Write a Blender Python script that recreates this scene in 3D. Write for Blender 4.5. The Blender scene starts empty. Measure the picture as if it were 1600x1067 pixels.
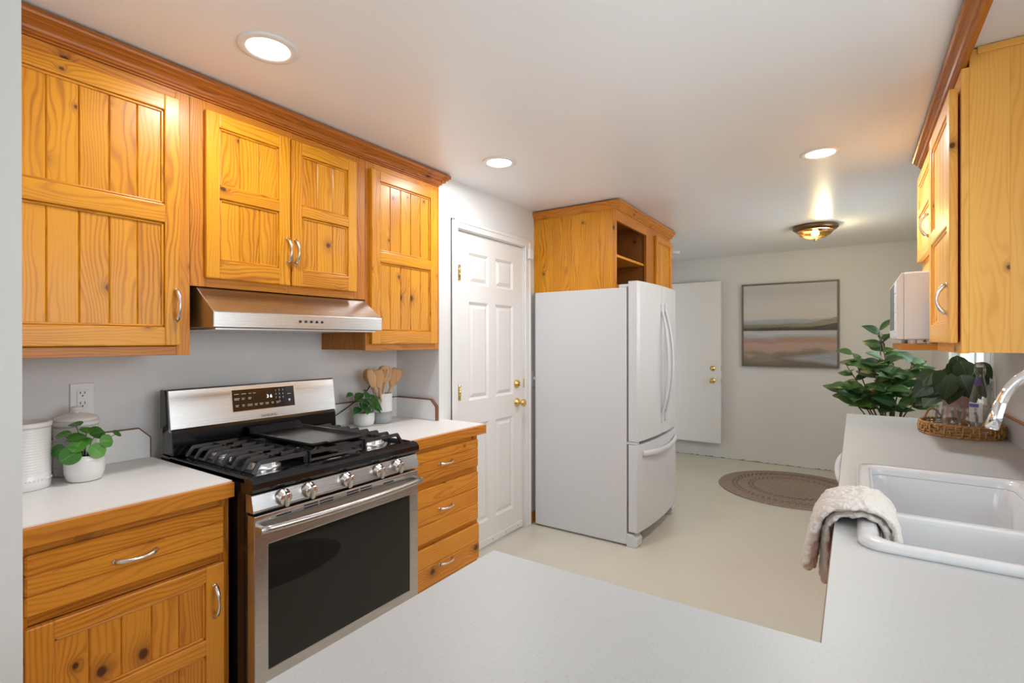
import bpy, bmesh, math, random
from mathutils import Vector, Matrix, Euler

random.seed(7)
S = bpy.context.scene
COL = S.collection
PI = math.pi

# ------------------------------------------------------------------ camera
cam_d = bpy.data.cameras.new('camera')
cam = bpy.data.objects.new('camera', cam_d)
COL.objects.link(cam)
F_PX = 793.82
cam_d.sensor_width = 36.0
cam_d.sensor_fit = 'HORIZONTAL'
cam_d.lens = F_PX * 36.0 / 1600.0
cam_d.clip_start = 0.02
yaw, pitch, roll = 0.59342719, 0.00142397, -0.00123026
_c, _s = math.cos(yaw), math.sin(yaw)
_r = Vector((_c, _s, 0)); _f = Vector((-_s, _c, 0)); _u = Vector((0, 0, 1))
_f, _u = math.cos(pitch) * _f - math.sin(pitch) * _u, math.cos(pitch) * _u + math.sin(pitch) * _f
_r, _u = math.cos(roll) * _r + math.sin(roll) * _u, math.cos(roll) * _u - math.sin(roll) * _r
M4 = Matrix(((_r.x, _u.x, -_f.x, 0), (_r.y, _u.y, -_f.y, 0), (_r.z, _u.z, -_f.z, 1.38), (0, 0, 0, 1)))
cam.matrix_world = M4
S.camera = cam

# ------------------------------------------------------------------ world, daylight, exposure
S.view_settings.view_transform = 'Standard'
S.view_settings.look = 'None'
S.view_settings.exposure = 0.14
S.view_settings.gamma = 1.0
S.view_settings.use_curve_mapping = False
S.cycles.transparent_max_bounces = 32
W = bpy.data.worlds.new('sky'); S.world = W
W.use_nodes = True
W.node_tree.nodes['Background'].inputs[0].default_value = (0.86, 0.93, 1.0, 1)
W.node_tree.nodes['Background'].inputs[1].default_value = 2.8


def area(name, loc, rot, sx, sy, power, color, spread=PI):
    d = bpy.data.lights.new(name, 'AREA')
    d.shape = 'RECTANGLE'; d.size = sx; d.size_y = sy
    d.energy = power; d.color = color; d.spread = spread
    o = bpy.data.objects.new(name, d); COL.objects.link(o)
    o.location = loc; o.rotation_euler = rot
    return o


# daylight falling in through the three windows
area('daylight_rear', (-1.3, -3.25, 1.45), (PI / 2, 0, 0), 3.4, 1.7, 15, (0.97, 0.98, 1.0))
area('daylight_sink_window', (0.74, 1.25, 1.58), (0, PI / 2, 0), 0.95, 1.4, 14, (0.93, 0.96, 1.0))
area('daylight_far_window', (0.80, 4.5, 1.55), (0, PI / 2, 0), 1.1, 1.3, 16, (0.93, 0.96, 1.0))

# ------------------------------------------------------------------ materials


def new_mat(name):
    m = bpy.data.materials.new(name); m.use_nodes = True
    nt = m.node_tree
    return m, nt, nt.nodes['Principled BSDF']


def N(nt, t, **kw):
    n = nt.nodes.new(t)
    for k, v in kw.items():
        setattr(n, k, v)
    return n


def mth(nt, op, a, b=None, c=None, clamp=False):
    n = N(nt, 'ShaderNodeMath', operation=op); n.use_clamp = clamp
    for i, v in enumerate((a, b, c)):
        if v is None:
            continue
        if isinstance(v, (int, float)):
            n.inputs[i].default_value = v
        else:
            nt.links.new(v, n.inputs[i])
    return n.outputs[0]


def mixc(nt, fac, a, b, blend='MIX'):
    n = N(nt, 'ShaderNodeMix', data_type='RGBA', blend_type=blend)
    for i, v in ((0, fac), (6, a), (7, b)):
        if isinstance(v, (int, float)):
            n.inputs[i].default_value = v
        elif isinstance(v, tuple):
            n.inputs[i].default_value = v if len(v) == 4 else (*v, 1)
        else:
            nt.links.new(v, n.inputs[i])
    return n.outputs[2]


def comb(nt, x, y, z=0.0):
    n = N(nt, 'ShaderNodeCombineXYZ')
    for i, v in enumerate((x, y, z)):
        if isinstance(v, (int, float)):
            n.inputs[i].default_value = v
        else:
            nt.links.new(v, n.inputs[i])
    return n.outputs[0]


def noise(nt, vec, scale=1.0, detail=2.0, rough=0.5, out=0):
    n = N(nt, 'ShaderNodeTexNoise')
    if vec is not None:
        nt.links.new(vec, n.inputs['Vector'])
    n.inputs['Scale'].default_value = scale
    n.inputs['Detail'].default_value = detail
    n.inputs['Roughness'].default_value = rough
    return n.outputs[out]


def bump(nt, h, strength, dist, bsdf):
    b = N(nt, 'ShaderNodeBump')
    b.inputs['Strength'].default_value = strength
    b.inputs['Distance'].default_value = dist
    nt.links.new(h, b.inputs['Height'])
    nt.links.new(b.outputs[0], bsdf.inputs['Normal'])


def plain(name, col, rough=0.5, metal=0.0, coat=0.0, spec=0.5, var=0.03, vscale=6.0, bumps=None):
    m, nt, b = new_mat(name)
    g = N(nt, 'ShaderNodeTexCoord')
    f = noise(nt, g.outputs['Object'], vscale, 3)
    lo = tuple(max(0, c * (1 - var)) for c in col); hi = tuple(min(1, c * (1 + var)) for c in col)
    nt.links.new(mixc(nt, f, lo, hi), b.inputs['Base Color'])
    b.inputs['Roughness'].default_value = rough
    b.inputs['Metallic'].default_value = metal
    b.inputs['Coat Weight'].default_value = coat
    b.inputs['Specular IOR Level'].default_value = spec
    if bumps:
        sc, st, di = bumps
        bump(nt, noise(nt, g.outputs['Object'], sc, 3), st, di, b)
    return m


def wood(name, light, mid, dark, knot_amt=1.0, rough=0.36, coat=0.08):
    m, nt, b = new_mat(name)
    uvn = N(nt, 'ShaderNodeUVMap'); uvn.uv_map = 'UVMap'
    tn = N(nt, 'ShaderNodeUVMap'); tn.uv_map = 'tone'
    sp = N(nt, 'ShaderNodeSeparateXYZ'); nt.links.new(uvn.outputs[0], sp.inputs[0])
    ts = N(nt, 'ShaderNodeSeparateXYZ'); nt.links.new(tn.outputs[0], ts.inputs[0])
    u, v = sp.outputs[0], sp.outputs[1]
    # knots: voronoi cells of about 17 cm, only some of them carry a knot
    vor = N(nt, 'ShaderNodeTexVoronoi', voronoi_dimensions='2D')
    wob = noise(nt, comb(nt, mth(nt, 'MULTIPLY', u, 30.0), mth(nt, 'MULTIPLY', v, 30.0)), 1.0, 2, out=1)
    wsep = N(nt, 'ShaderNodeVectorMath', operation='SCALE'); nt.links.new(wob, wsep.inputs[0]); wsep.inputs['Scale'].default_value = 0.06
    kv = N(nt, 'ShaderNodeVectorMath', operation='ADD')
    nt.links.new(comb(nt, mth(nt, 'MULTIPLY', u, 5.2), mth(nt, 'MULTIPLY', v, 6.6)), kv.inputs[0])
    nt.links.new(wsep.outputs[0], kv.inputs[1])
    nt.links.new(kv.outputs[0], vor.inputs['Vector']); vor.inputs['Scale'].default_value = 1.0
    cs = N(nt, 'ShaderNodeSeparateColor'); nt.links.new(vor.outputs['Color'], cs.inputs[0])
    sel = mth(nt, 'GREATER_THAN', cs.outputs[0], 1.0 - 0.30 * knot_amt)
    size = mth(nt, 'MULTIPLY_ADD', mth(nt, 'POWER', cs.outputs[1], 2.0), 0.06, 0.028)
    d = vor.outputs['Distance']
    km = N(nt, 'ShaderNodeMapRange', interpolation_type='SMOOTHSTEP')
    nt.links.new(d, km.inputs[0]); nt.links.new(mth(nt, 'MULTIPLY', size, 0.7), km.inputs[1])
    nt.links.new(mth(nt, 'MULTIPLY', size, 1.35), km.inputs[2])
    km.inputs[3].default_value = 1; km.inputs[4].default_value = 0
    knot = mth(nt, 'MULTIPLY', km.outputs[0], sel)
    halo = mth(nt, 'MULTIPLY', mth(nt, 'EXPONENT', mth(nt, 'MULTIPLY', mth(nt, 'POWER', mth(nt, 'DIVIDE', d, mth(nt, 'MULTIPLY', size, 2.6)), 2.0), -1.0)), sel)
    # grain
    w1 = noise(nt, comb(nt, mth(nt, 'MULTIPLY', u, 1.3), mth(nt, 'MULTIPLY', v, 7.0)), 1.0, 2)
    w2 = noise(nt, comb(nt, mth(nt, 'MULTIPLY', u, 5.0), mth(nt, 'MULTIPLY', v, 14.0), 3.1), 1.0, 2)
    vv = mth(nt, 'ADD', v, mth(nt, 'MULTIPLY', mth(nt, 'SUBTRACT', w1, 0.5), 0.16))
    vv = mth(nt, 'ADD', vv, mth(nt, 'MULTIPLY', mth(nt, 'SUBTRACT', w2, 0.5), 0.022))
    vv = mth(nt, 'ADD', vv, mth(nt, 'MULTIPLY', halo, 0.03))
    ring = mth(nt, 'SINE', mth(nt, 'MULTIPLY', vv, 2 * PI * 72))
    ring = mth(nt, 'POWER', mth(nt, 'MULTIPLY_ADD', ring, 0.5, 0.5), 2.2)
    fib = noise(nt, comb(nt, mth(nt, 'MULTIPLY', u, 7.0), mth(nt, 'MULTIPLY', vv, 420.0)), 1.0, 3)
    cloud = noise(nt, comb(nt, mth(nt, 'MULTIPLY', u, 2.5), mth(nt, 'MULTIPLY', v, 8.0), 7.7), 1.0, 3)
    g = mth(nt, 'ADD', mth(nt, 'MULTIPLY', mth(nt, 'MULTIPLY', ring, mth(nt, 'MULTIPLY_ADD', cloud, 1.2, 0.1)), 0.80), mth(nt, 'MULTIPLY', mth(nt, 'SUBTRACT', fib, 0.5), 0.5))
    g = mth(nt, 'ADD', g, mth(nt, 'MULTIPLY', mth(nt, 'SUBTRACT', cloud, 0.46), 0.9))
    g = mth(nt, 'ADD', g, mth(nt, 'MULTIPLY', mth(nt, 'SUBTRACT', ts.outputs[0], 0.5), 0.55), clamp=True)
    c = mixc(nt, g, light, mid)
    c = mixc(nt, mth(nt, 'MULTIPLY', halo, 0.65), c, dark)
    c = mixc(nt, mth(nt, 'MULTIPLY', knot, 0.93), c, tuple(x * 0.42 for x in dark))
    nt.links.new(c, b.inputs['Base Color'])
    b.inputs['Roughness'].default_value = rough
    b.inputs['Coat Weight'].default_value = coat
    b.inputs['Coat Roughness'].default_value = 0.2
    b.inputs['Specular IOR Level'].default_value = 0.35
    bump(nt, g, 0.05, 0.001, b)
    return m


MAT = {}
MAT['wood_door'] = wood('varnished_pine_door', (0.71, 0.295, 0.011), (0.39, 0.115, 0.005), (0.20, 0.055, 0.008))
MAT['wood_base'] = wood('varnished_pine_base', (0.74, 0.285, 0.026), (0.46, 0.140, 0.010), (0.17, 0.042, 0.007), 0.8)
MAT['wood_edge'] = wood('varnished_pine_edging', (0.66, 0.25, 0.026), (0.46, 0.145, 0.012), (0.14, 0.035, 0.007), 0.0)
MAT['wood_frame'] = wood('varnished_pine_frame', (0.60, 0.220, 0.018), (0.34, 0.093, 0.008), (0.12, 0.030, 0.006), 0.9)
MAT['wood_crown'] = wood('varnished_pine_crown', (0.45, 0.138, 0.015), (0.24, 0.056, 0.006), (0.07, 0.017, 0.005), 0.8)
MAT['wood_daylit'] = wood('varnished_pine_daylit', (0.97, 0.51, 0.110), (0.86, 0.385, 0.060), (0.24, 0.08, 0.018), 0.8)  # honey pine, its colour lightened to carry daylight on the right cabinets
MAT['wood_pale'] = wood('pale_beech', (0.66, 0.40, 0.20), (0.52, 0.28, 0.12), (0.30, 0.14, 0.05), 0.0, 0.5, 0.0)
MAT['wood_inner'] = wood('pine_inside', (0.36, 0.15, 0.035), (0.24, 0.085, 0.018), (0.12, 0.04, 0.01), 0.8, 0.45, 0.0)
MAT['wall'] = plain('wall_paint', (0.745, 0.742, 0.735), 0.55, var=0.01, bumps=(180, 0.06, 0.001))
MAT['ceiling'] = plain('ceiling_paint', (0.865, 0.86, 0.86), 0.32, var=0.01, spec=0.35, bumps=(60, 0.04, 0.001))
MAT['white_paint'] = plain('white_gloss_paint', (0.80, 0.79, 0.775), 0.32, var=0.01)
MAT['white_plastic'] = plain('white_plastic', (0.80, 0.80, 0.79), 0.3, var=0.01)
MAT['appliance'] = plain('white_appliance_enamel', (0.655, 0.672, 0.695), 0.28, var=0.008, bumps=(260, 0.04, 0.0006))
MAT['microwave_white'] = plain('bright_white_enamel', (0.80, 0.83, 0.87), 0.28, var=0.008)
MAT['seal'] = plain('grey_gasket', (0.16, 0.165, 0.175), 0.6)
MAT['ceramic'] = plain('white_ceramic', (0.80, 0.79, 0.77), 0.22, coat=0.3, var=0.02)
MAT['ceramic_matt'] = plain('white_matt_ceramic', (0.82, 0.815, 0.80), 0.5, var=0.02)
MAT['grey_ceramic'] = plain('grey_ceramic', (0.42, 0.435, 0.45), 0.5, var=0.03)
MAT['pink_pot'] = plain('dusty_pink_pot', (0.50, 0.30, 0.26), 0.6, var=0.05)
MAT['sink'] = plain('white_sink_enamel', (0.74, 0.74, 0.75), 0.12, coat=0.4, var=0.005)
MAT['black_gloss'] = plain('black_enamel', (0.006, 0.006, 0.008), 0.09, spec=0.6)
MAT['black_iron'] = plain('black_cast_iron', (0.016, 0.016, 0.018), 0.33, bumps=(400, 0.08, 0.001))
MAT['black_plastic'] = plain('black_plastic', (0.015, 0.015, 0.016), 0.4)
MAT['dark_slot'] = plain('dark_slot', (0.01, 0.01, 0.01), 0.7)
MAT['chrome'] = plain('chrome', (0.86, 0.86, 0.87), 0.06, metal=1.0)
MAT['nickel'] = plain('brushed_nickel', (0.72, 0.70, 0.67), 0.24, metal=1.0)
MAT['alu'] = plain('cast_aluminium', (0.70, 0.70, 0.71), 0.35, metal=1.0)
MAT['brass'] = plain('polished_brass', (0.80, 0.55, 0.20), 0.16, metal=1.0)
MAT['bronze'] = plain('antique_bronze', (0.22, 0.13, 0.07), 0.28, metal=1.0)
MAT['soil'] = plain('potting_soil', (0.03, 0.02, 0.014), 0.9, var=0.5, vscale=80)
MAT['stem'] = plain('plant_stem', (0.12, 0.075, 0.04), 0.6, var=0.3)
MAT['stem_green'] = plain('green_stem', (0.10, 0.16, 0.05), 0.5, var=0.3)
MAT['picture_frame'] = plain('dark_taupe_frame', (0.16, 0.135, 0.11), 0.45, var=0.1)
MAT['print'] = plain('panel_print', (0.75, 0.75, 0.74), 0.5)
MAT['print_grey'] = plain('grey_lettering', (0.035, 0.035, 0.04), 0.5)
MAT['red'] = plain('red_mark', (0.55, 0.03, 0.02), 0.4)
MAT['purple'] = plain('purple_label', (0.13, 0.09, 0.33), 0.5)
MAT['paper'] = plain('white_label_paper', (0.78, 0.77, 0.75), 0.6)
MAT['cream'] = plain('cream_liquid', (0.62, 0.58, 0.47), 0.5)
MAT['brown_edge'] = plain('brown_edging', (0.20, 0.075, 0.035), 0.45, var=0.15)


def steel_mat():
    m, nt, b = new_mat('brushed_stainless_steel')
    g = N(nt, 'ShaderNodeTexCoord')
    mp = N(nt, 'ShaderNodeMapping'); mp.inputs['Scale'].default_value = (900, 1.2, 900)
    nt.links.new(g.outputs['Object'], mp.inputs[0])
    f = noise(nt, mp.outputs[0], 1.0, 3)
    nt.links.new(mixc(nt, f, (0.50, 0.495, 0.49), (0.53, 0.525, 0.52)), b.inputs['Base Color'])
    b.inputs['Metallic'].default_value = 1.0
    nt.links.new(mth(nt, 'MULTIPLY_ADD', f, 0.06, 0.25), b.inputs['Roughness'])
    b.inputs['Anisotropic'].default_value = 0.5
    return m


MAT['steel'] = steel_mat()


def counter_mat(name, ca, cb, amt):
    m, nt, b = new_mat(name)
    g = N(nt, 'ShaderNodeTexCoord')
    v = N(nt, 'ShaderNodeTexVoronoi'); nt.links.new(g.outputs['Object'], v.inputs['Vector']); v.inputs['Scale'].default_value = 120
    cs = N(nt, 'ShaderNodeSeparateColor'); nt.links.new(v.outputs['Color'], cs.inputs[0])
    spk = mth(nt, 'MULTIPLY', mth(nt, 'LESS_THAN', v.outputs['Distance'], 0.26), mth(nt, 'GREATER_THAN', cs.outputs[0], 0.68))
    f = noise(nt, g.outputs['Object'], 220, 2)
    c = mixc(nt, f, ca, cb)
    c = mixc(nt, mth(nt, 'MULTIPLY', spk, amt), c, (0.33, 0.325, 0.315))
    nt.links.new(c, b.inputs['Base Color'])
    b.inputs['Roughness'].default_value = 0.42
    return m


MAT['counter'] = counter_mat('white_speckled_laminate', (0.46, 0.465, 0.465), (0.505, 0.51, 0.51), 0.24)
MAT['counter_white'] = counter_mat('plain_white_laminate', (0.84, 0.83, 0.81), (0.86, 0.85, 0.835), 0.05)


def floor_mat():
    m, nt, b = new_mat('cream_vinyl_floor')
    g = N(nt, 'ShaderNodeTexCoord')
    sp = N(nt, 'ShaderNodeSeparateXYZ'); nt.links.new(g.outputs['Object'], sp.inputs[0])
    f = noise(nt, g.outputs['Object'], 2.2, 4)
    f2 = noise(nt, g.outputs['Object'], 90, 2)
    c = mixc(nt, f, (0.62, 0.59, 0.49), (0.69, 0.665, 0.575))
    c = mixc(nt, mth(nt, 'MULTIPLY', f2, 0.25), c, (0.56, 0.53, 0.44))
    w = noise(nt, g.outputs['Object'], 3.0, 2)
    sx = mth(nt, 'FRACT', mth(nt, 'ADD', mth(nt, 'MULTIPLY', sp.outputs[0], 3.28), mth(nt, 'MULTIPLY', w, 0.03)))
    sy = mth(nt, 'FRACT', mth(nt, 'ADD', mth(nt, 'MULTIPLY', sp.outputs[1], 3.28), mth(nt, 'MULTIPLY', w, 0.03)))
    ln = mth(nt, 'MAXIMUM', mth(nt, 'LESS_THAN', sx, 0.012), mth(nt, 'LESS_THAN', sy, 0.012))
    c = mixc(nt, mth(nt, 'MULTIPLY', ln, 0.10), c, (0.42, 0.39, 0.31))
    nt.links.new(c, b.inputs['Base Color'])
    b.inputs['Roughness'].default_value = 0.30
    bump(nt, f2, 0.04, 0.001, b)
    return m


MAT['floor'] = floor_mat()


def glass_mat(name, tint=(1, 1, 1), rough=0.0, mixf=0.88):
    """thin clear glass: mostly see-through with a fresnel gloss"""
    m = bpy.data.materials.new(name); m.use_nodes = True
    nt = m.node_tree; nt.nodes.remove(nt.nodes['Principled BSDF'])
    out = nt.nodes['Material Output']
    tr = N(nt, 'ShaderNodeBsdfTransparent'); tr.inputs[0].default_value = (*tint, 1)
    gl = N(nt, 'ShaderNodeBsdfGlossy'); gl.inputs['Roughness'].default_value = rough
    lw = N(nt, 'ShaderNodeLayerWeight'); lw.inputs[0].default_value = 0.28
    f = mth(nt, 'MULTIPLY_ADD', lw.outputs['Fresnel'], 0.75, 0.04, clamp=True)
    mx = N(nt, 'ShaderNodeMixShader')
    nt.links.new(f, mx.inputs[0]); nt.links.new(tr.outputs[0], mx.inputs[1]); nt.links.new(gl.outputs[0], mx.inputs[2])
    nt.links.new(mx.outputs[0], out.inputs[0])
    return m


MAT['glass'] = glass_mat('clear_glass', (0.97, 0.98, 0.975))
MAT['window_glass'] = glass_mat('window_glass', (0.97, 0.99, 0.99))
MAT['amber_glass'] = glass_mat('amber_ribbed_glass', (0.90, 0.72, 0.26))


def dark_glass():
    m, nt, b = new_mat('dark_oven_glass')
    g = N(nt, 'ShaderNodeTexCoord')
    f = noise(nt, g.outputs['Object'], 3, 2)
    nt.links.new(mixc(nt, f, (0.006, 0.006, 0.005), (0.010, 0.010, 0.008)), b.inputs['Base Color'])
    b.inputs['Roughness'].default_value = 0.03
    b.inputs['IOR'].default_value = 1.45
    return m


MAT['oven_glass'] = dark_glass()


def emit(name, col, strength):
    m, nt, b = new_mat(name)
    b.inputs['Base Color'].default_value = (*col, 1)
    b.inputs['Emission Color'].default_value = (*col, 1)
    b.inputs['Emission Strength'].default_value = strength
    return m


MAT['lens'] = emit('lit_lamp_lens', (1.0, 0.97, 0.92), 9.0)
MAT['bulb'] = emit('lit_bulb', (1.0, 0.93, 0.78), 40.0)
MAT['clock'] = emit('clock_digits', (0.55, 0.75, 1.0), 2.5)


def leaf_mat(name, c1, c2, rough=0.4):
    m, nt, b = new_mat(name)
    uvn = N(nt, 'ShaderNodeUVMap'); uvn.uv_map = 'UVMap'
    tn = N(nt, 'ShaderNodeUVMap'); tn.uv_map = 'tone'
    sp = N(nt, 'ShaderNodeSeparateXYZ'); nt.links.new(uvn.outputs[0], sp.inputs[0])
    ts = N(nt, 'ShaderNodeSeparateXYZ'); nt.links.new(tn.outputs[0], ts.inputs[0])
    av = mth(nt, 'ABSOLUTE', sp.outputs[1])
    vein = mth(nt, 'POWER', mth(nt, 'MULTIPLY_ADD', mth(nt, 'SINE', mth(nt, 'MULTIPLY', mth(nt, 'SUBTRACT', sp.outputs[0], mth(nt, 'MULTIPLY', av, 0.6)), 48.0)), 0.5, 0.5), 6.0)
    mid = mth(nt, 'LESS_THAN', av, 0.035)
    c = mixc(nt, ts.outputs[0], c1, c2)
    c = mixc(nt, mth(nt, 'MULTIPLY', mth(nt, 'MAXIMUM', mth(nt, 'MULTIPLY', vein, 0.4), mid), 0.35), c, tuple(min(1, x * 1.9 + 0.02) for x in c2))
    nt.links.new(c, b.inputs['Base Color'])
    b.inputs['Roughness'].default_value = rough
    return m


MAT['leaf'] = leaf_mat('green_leaf', (0.010, 0.045, 0.014), (0.058, 0.125, 0.024))
MAT['leaf_dark'] = leaf_mat('dark_leaf', (0.006, 0.024, 0.011), (0.034, 0.058, 0.012), 0.6)
MAT['leaf_bright'] = leaf_mat('bright_round_leaf', (0.030, 0.135, 0.018), (0.075, 0.26, 0.035), 0.3)
MAT['leaf_small'] = leaf_mat('small_glossy_leaf', (0.015, 0.085, 0.018), (0.040, 0.17, 0.035), 0.35)


def towel_mat():
    m, nt, b = new_mat('cream_terry_towel')
    g = N(nt, 'ShaderNodeTexCoord')
    f = noise(nt, g.outputs['Object'], 130, 4, 0.7)
    nt.links.new(mixc(nt, f, (0.60, 0.53, 0.46), (0.80, 0.76, 0.71)), b.inputs['Base Color'])
    b.inputs['Roughness'].default_value = 0.95
    b.inputs['Sheen Weight'].default_value = 0.3
    bump(nt, f, 0.6, 0.004, b)
    return m


MAT['towel'] = towel_mat()


def wicker_mat():
    m, nt, b = new_mat('golden_rattan')
    g = N(nt, 'ShaderNodeTexCoord')
    f = noise(nt, g.outputs['Object'], 60, 3)
    nt.links.new(mixc(nt, f, (0.24, 0.10, 0.025), (0.62, 0.34, 0.11)), b.inputs['Base Color'])
    b.inputs['Roughness'].default_value = 0.5
    return m


MAT['wicker'] = wicker_mat()


def rug_mat():
    m, nt, b = new_mat('braided_jute')
    g = N(nt, 'ShaderNodeTexCoord')
    sp = N(nt, 'ShaderNodeSeparateXYZ'); nt.links.new(g.outputs['Object'], sp.inputs[0])
    x, y = sp.outputs[0], sp.outputs[1]
    r = mth(nt, 'SQRT', mth(nt, 'ADD', mth(nt, 'MULTIPLY', x, x), mth(nt, 'MULTIPLY', y, y)))
    a = mth(nt, 'ARCTAN2', y, x)
    ringf = mth(nt, 'FRACT', mth(nt, 'MULTIPLY', r, 1 / 0.0165))
    tw = mth(nt, 'SINE', mth(nt, 'ADD', mth(nt, 'MULTIPLY', mth(nt, 'MULTIPLY', a, r), 260.0), mth(nt, 'MULTIPLY', ringf, 5.0)))
    f = noise(nt, g.outputs['Object'], 45, 3)
    c = mixc(nt, f, (0.31, 0.225, 0.18), (0.52, 0.42, 0.36))
    c = mixc(nt, mth(nt, 'MULTIPLY_ADD', tw, 0.12, 0.12), c, (0.22, 0.15, 0.12))
    c = mixc(nt, mth(nt, 'MULTIPLY', mth(nt, 'LESS_THAN', ringf, 0.14), 0.6), c, (0.12, 0.08, 0.06))
    # openwork bands: rows of small gaps between looped braids
    gaps = None
    for rc, n in ((0.340, 44), (0.372, 44), (0.480, 60), (0.514, 60)):
        band = mth(nt, 'LESS_THAN', mth(nt, 'ABSOLUTE', mth(nt, 'SUBTRACT', r, rc)), 0.0115)
        hole = mth(nt, 'GREATER_THAN', mth(nt, 'SINE', mth(nt, 'ADD', mth(nt, 'MULTIPLY', a, float(n)), mth(nt, 'MULTIPLY', r, 120.0))), 0.1)
        q = mth(nt, 'MULTIPLY', band, hole)
        gaps = q if gaps is None else mth(nt, 'MAXIMUM', gaps, q)
    c = mixc(nt, mth(nt, 'MULTIPLY', gaps, 0.75), c, (0.07, 0.045, 0.03))
    nt.links.new(c, b.inputs['Base Color'])
    b.inputs['Roughness'].default_value = 0.9
    h = mth(nt, 'MULTIPLY_ADD', tw, 0.3, mth(nt, 'SINE', mth(nt, 'MULTIPLY', ringf, PI)))
    bump(nt, mth(nt, 'SUBTRACT', h, gaps), 0.7, 0.006, b)
    return m


MAT['rug'] = rug_mat()


def painting_mat():
    m, nt, b = new_mat('painted_landscape_canvas')
    uvn = N(nt, 'ShaderNodeUVMap'); uvn.uv_map = 'UVMap'
    sp = N(nt, 'ShaderNodeSeparateXYZ'); nt.links.new(uvn.outputs[0], sp.inputs[0])
    u, v = sp.outputs[0], sp.outputs[1]
    n1 = noise(nt, comb(nt, mth(nt, 'MULTIPLY', u, 3.0), mth(nt, 'MULTIPLY', v, 14.0)), 1.0, 4, 0.6)
    n2 = noise(nt, comb(nt, mth(nt, 'MULTIPLY', u, 6.0), mth(nt, 'MULTIPLY', v, 30.0), 2.0), 1.0, 4, 0.7)
    low = mth(nt, 'MULTIPLY', mth(nt, 'SUBTRACT', 0.42, v, clamp=True), 1.0)
    n3 = noise(nt, comb(nt, mth(nt, 'MULTIPLY', u, 2.0), mth(nt, 'MULTIPLY', v, 5.0), 9.0), 1.0, 3, 0.55)
    vw = mth(nt, 'ADD', v, mth(nt, 'MULTIPLY', mth(nt, 'SUBTRACT', n1, 0.5), 0.05))
    vw = mth(nt, 'ADD', vw, mth(nt, 'MULTIPLY', mth(nt, 'MULTIPLY', mth(nt, 'SUBTRACT', n3, 0.5), low), 1.6))
    rmp = N(nt, 'ShaderNodeValToRGB'); nt.links.new(vw, rmp.inputs[0])
    stops = [(0.00, (.16, .13, .10)), (0.10, (.19, .16, .11)), (0.17, (.27, .21, .16)), (0.20, (.42, .30, .25)),
             (0.26, (.46, .31, .26)), (0.30, (.33, .22, .20)), (0.335, (.40, .25, .20)), (0.36, (.36, .38, .42)),
             (0.405, (.50, .52, .56)), (0.43, (.42, .40, .40)), (0.436, (.07, .055, .045)), (0.465, (.09, .08, .055)),
             (0.475, (.17, .17, .11)), (0.505, (.24, .24, .18)), (0.515, (.33, .34, .38)), (0.56, (.42, .42, .45)),
             (0.575, (.58, .55, .52)), (0.70, (.60, .58, .56)), (0.80, (.56, .545, .55)), (0.90, (.50, .485, .50)), (1.0, (.55, .53, .535))]
    el = rmp.color_ramp.elements
    while len(el) < len(stops):
        el.new(0.5)
    for e, (p, c) in zip(el, stops):
        e.position = p; e.color = (*c, 1)
    c = rmp.outputs[0]
    # green hill climbing to the right
    hill = mth(nt, 'ADD', 0.50, mth(nt, 'MULTIPLY', mth(nt, 'POWER', mth(nt, 'MAXIMUM', mth(nt, 'SUBTRACT', u, 0.45), 0.0), 1.5), 0.24))
    inh = mth(nt, 'MULTIPLY', mth(nt, 'LESS_THAN', mth(nt, 'ADD', v, mth(nt, 'MULTIPLY', n2, 0.02)), hill), mth(nt, 'GREATER_THAN', v, 0.485))
    inh = mth(nt, 'MULTIPLY', inh, mth(nt, 'GREATER_THAN', u, 0.45))
    c = mixc(nt, mth(nt, 'MULTIPLY', inh, 0.85), c, mixc(nt, n2, (.16, .17, .09), (.36, .34, .22)))
    # dark trees on the right bank
    tre = mth(nt, 'ADD', 0.462, mth(nt, 'MULTIPLY', mth(nt, 'MAXIMUM', mth(nt, 'SUBTRACT', u, 0.70), 0.0), 0.22))
    int_ = mth(nt, 'MULTIPLY', mth(nt, 'LESS_THAN', mth(nt, 'ADD', v, mth(nt, 'MULTIPLY', n2, 0.05)), mth(nt, 'ADD', tre, 0.02)), mth(nt, 'GREATER_THAN', v, 0.432))
    c = mixc(nt, mth(nt, 'MULTIPLY', int_, 0.9), c, (.06, .05, .045))
    # blue water at lower right
    wtop = mth(nt, 'MULTIPLY_ADD', mth(nt, 'SUBTRACT', u, 0.40), 0.14, 0.125)
    wat = mth(nt, 'MULTIPLY', mth(nt, 'SUBTRACT', wtop, mth(nt, 'ADD', v, mth(nt, 'MULTIPLY', mth(nt, 'SUBTRACT', n2, 0.5), 0.09))), 22.0, clamp=True)
    wat = mth(nt, 'MULTIPLY', wat, mth(nt, 'MULTIPLY', mth(nt, 'SUBTRACT', mth(nt, 'ADD', v, mth(nt, 'MULTIPLY', mth(nt, 'SUBTRACT', n3, 0.5), 0.05)), mth(nt, 'MULTIPLY_ADD', u, -0.15, 0.155)), 25.0, clamp=True))
    wat = mth(nt, 'MULTIPLY', wat, mth(nt, 'MULTIPLY', mth(nt, 'SUBTRACT', u, 0.36, clamp=True), 6.0, clamp=True))
    c = mixc(nt, mth(nt, 'MULTIPLY', wat, 0.85), c, mixc(nt, n2, (.24, .26, .33), (.50, .51, .58)))
    # coral strokes
    cor = mth(nt, 'MULTIPLY', mth(nt, 'GREATER_THAN', n1, 0.54), mth(nt, 'MULTIPLY', mth(nt, 'GREATER_THAN', v, 0.18), mth(nt, 'LESS_THAN', v, 0.36)))
    c = mixc(nt, mth(nt, 'MULTIPLY', cor, 0.5), c, (.50, .28, .21))
    c = mixc(nt, mth(nt, 'MULTIPLY', mth(nt, 'SUBTRACT', n2, 0.4, clamp=True), 0.3), c, (.62, .60, .58))
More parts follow.
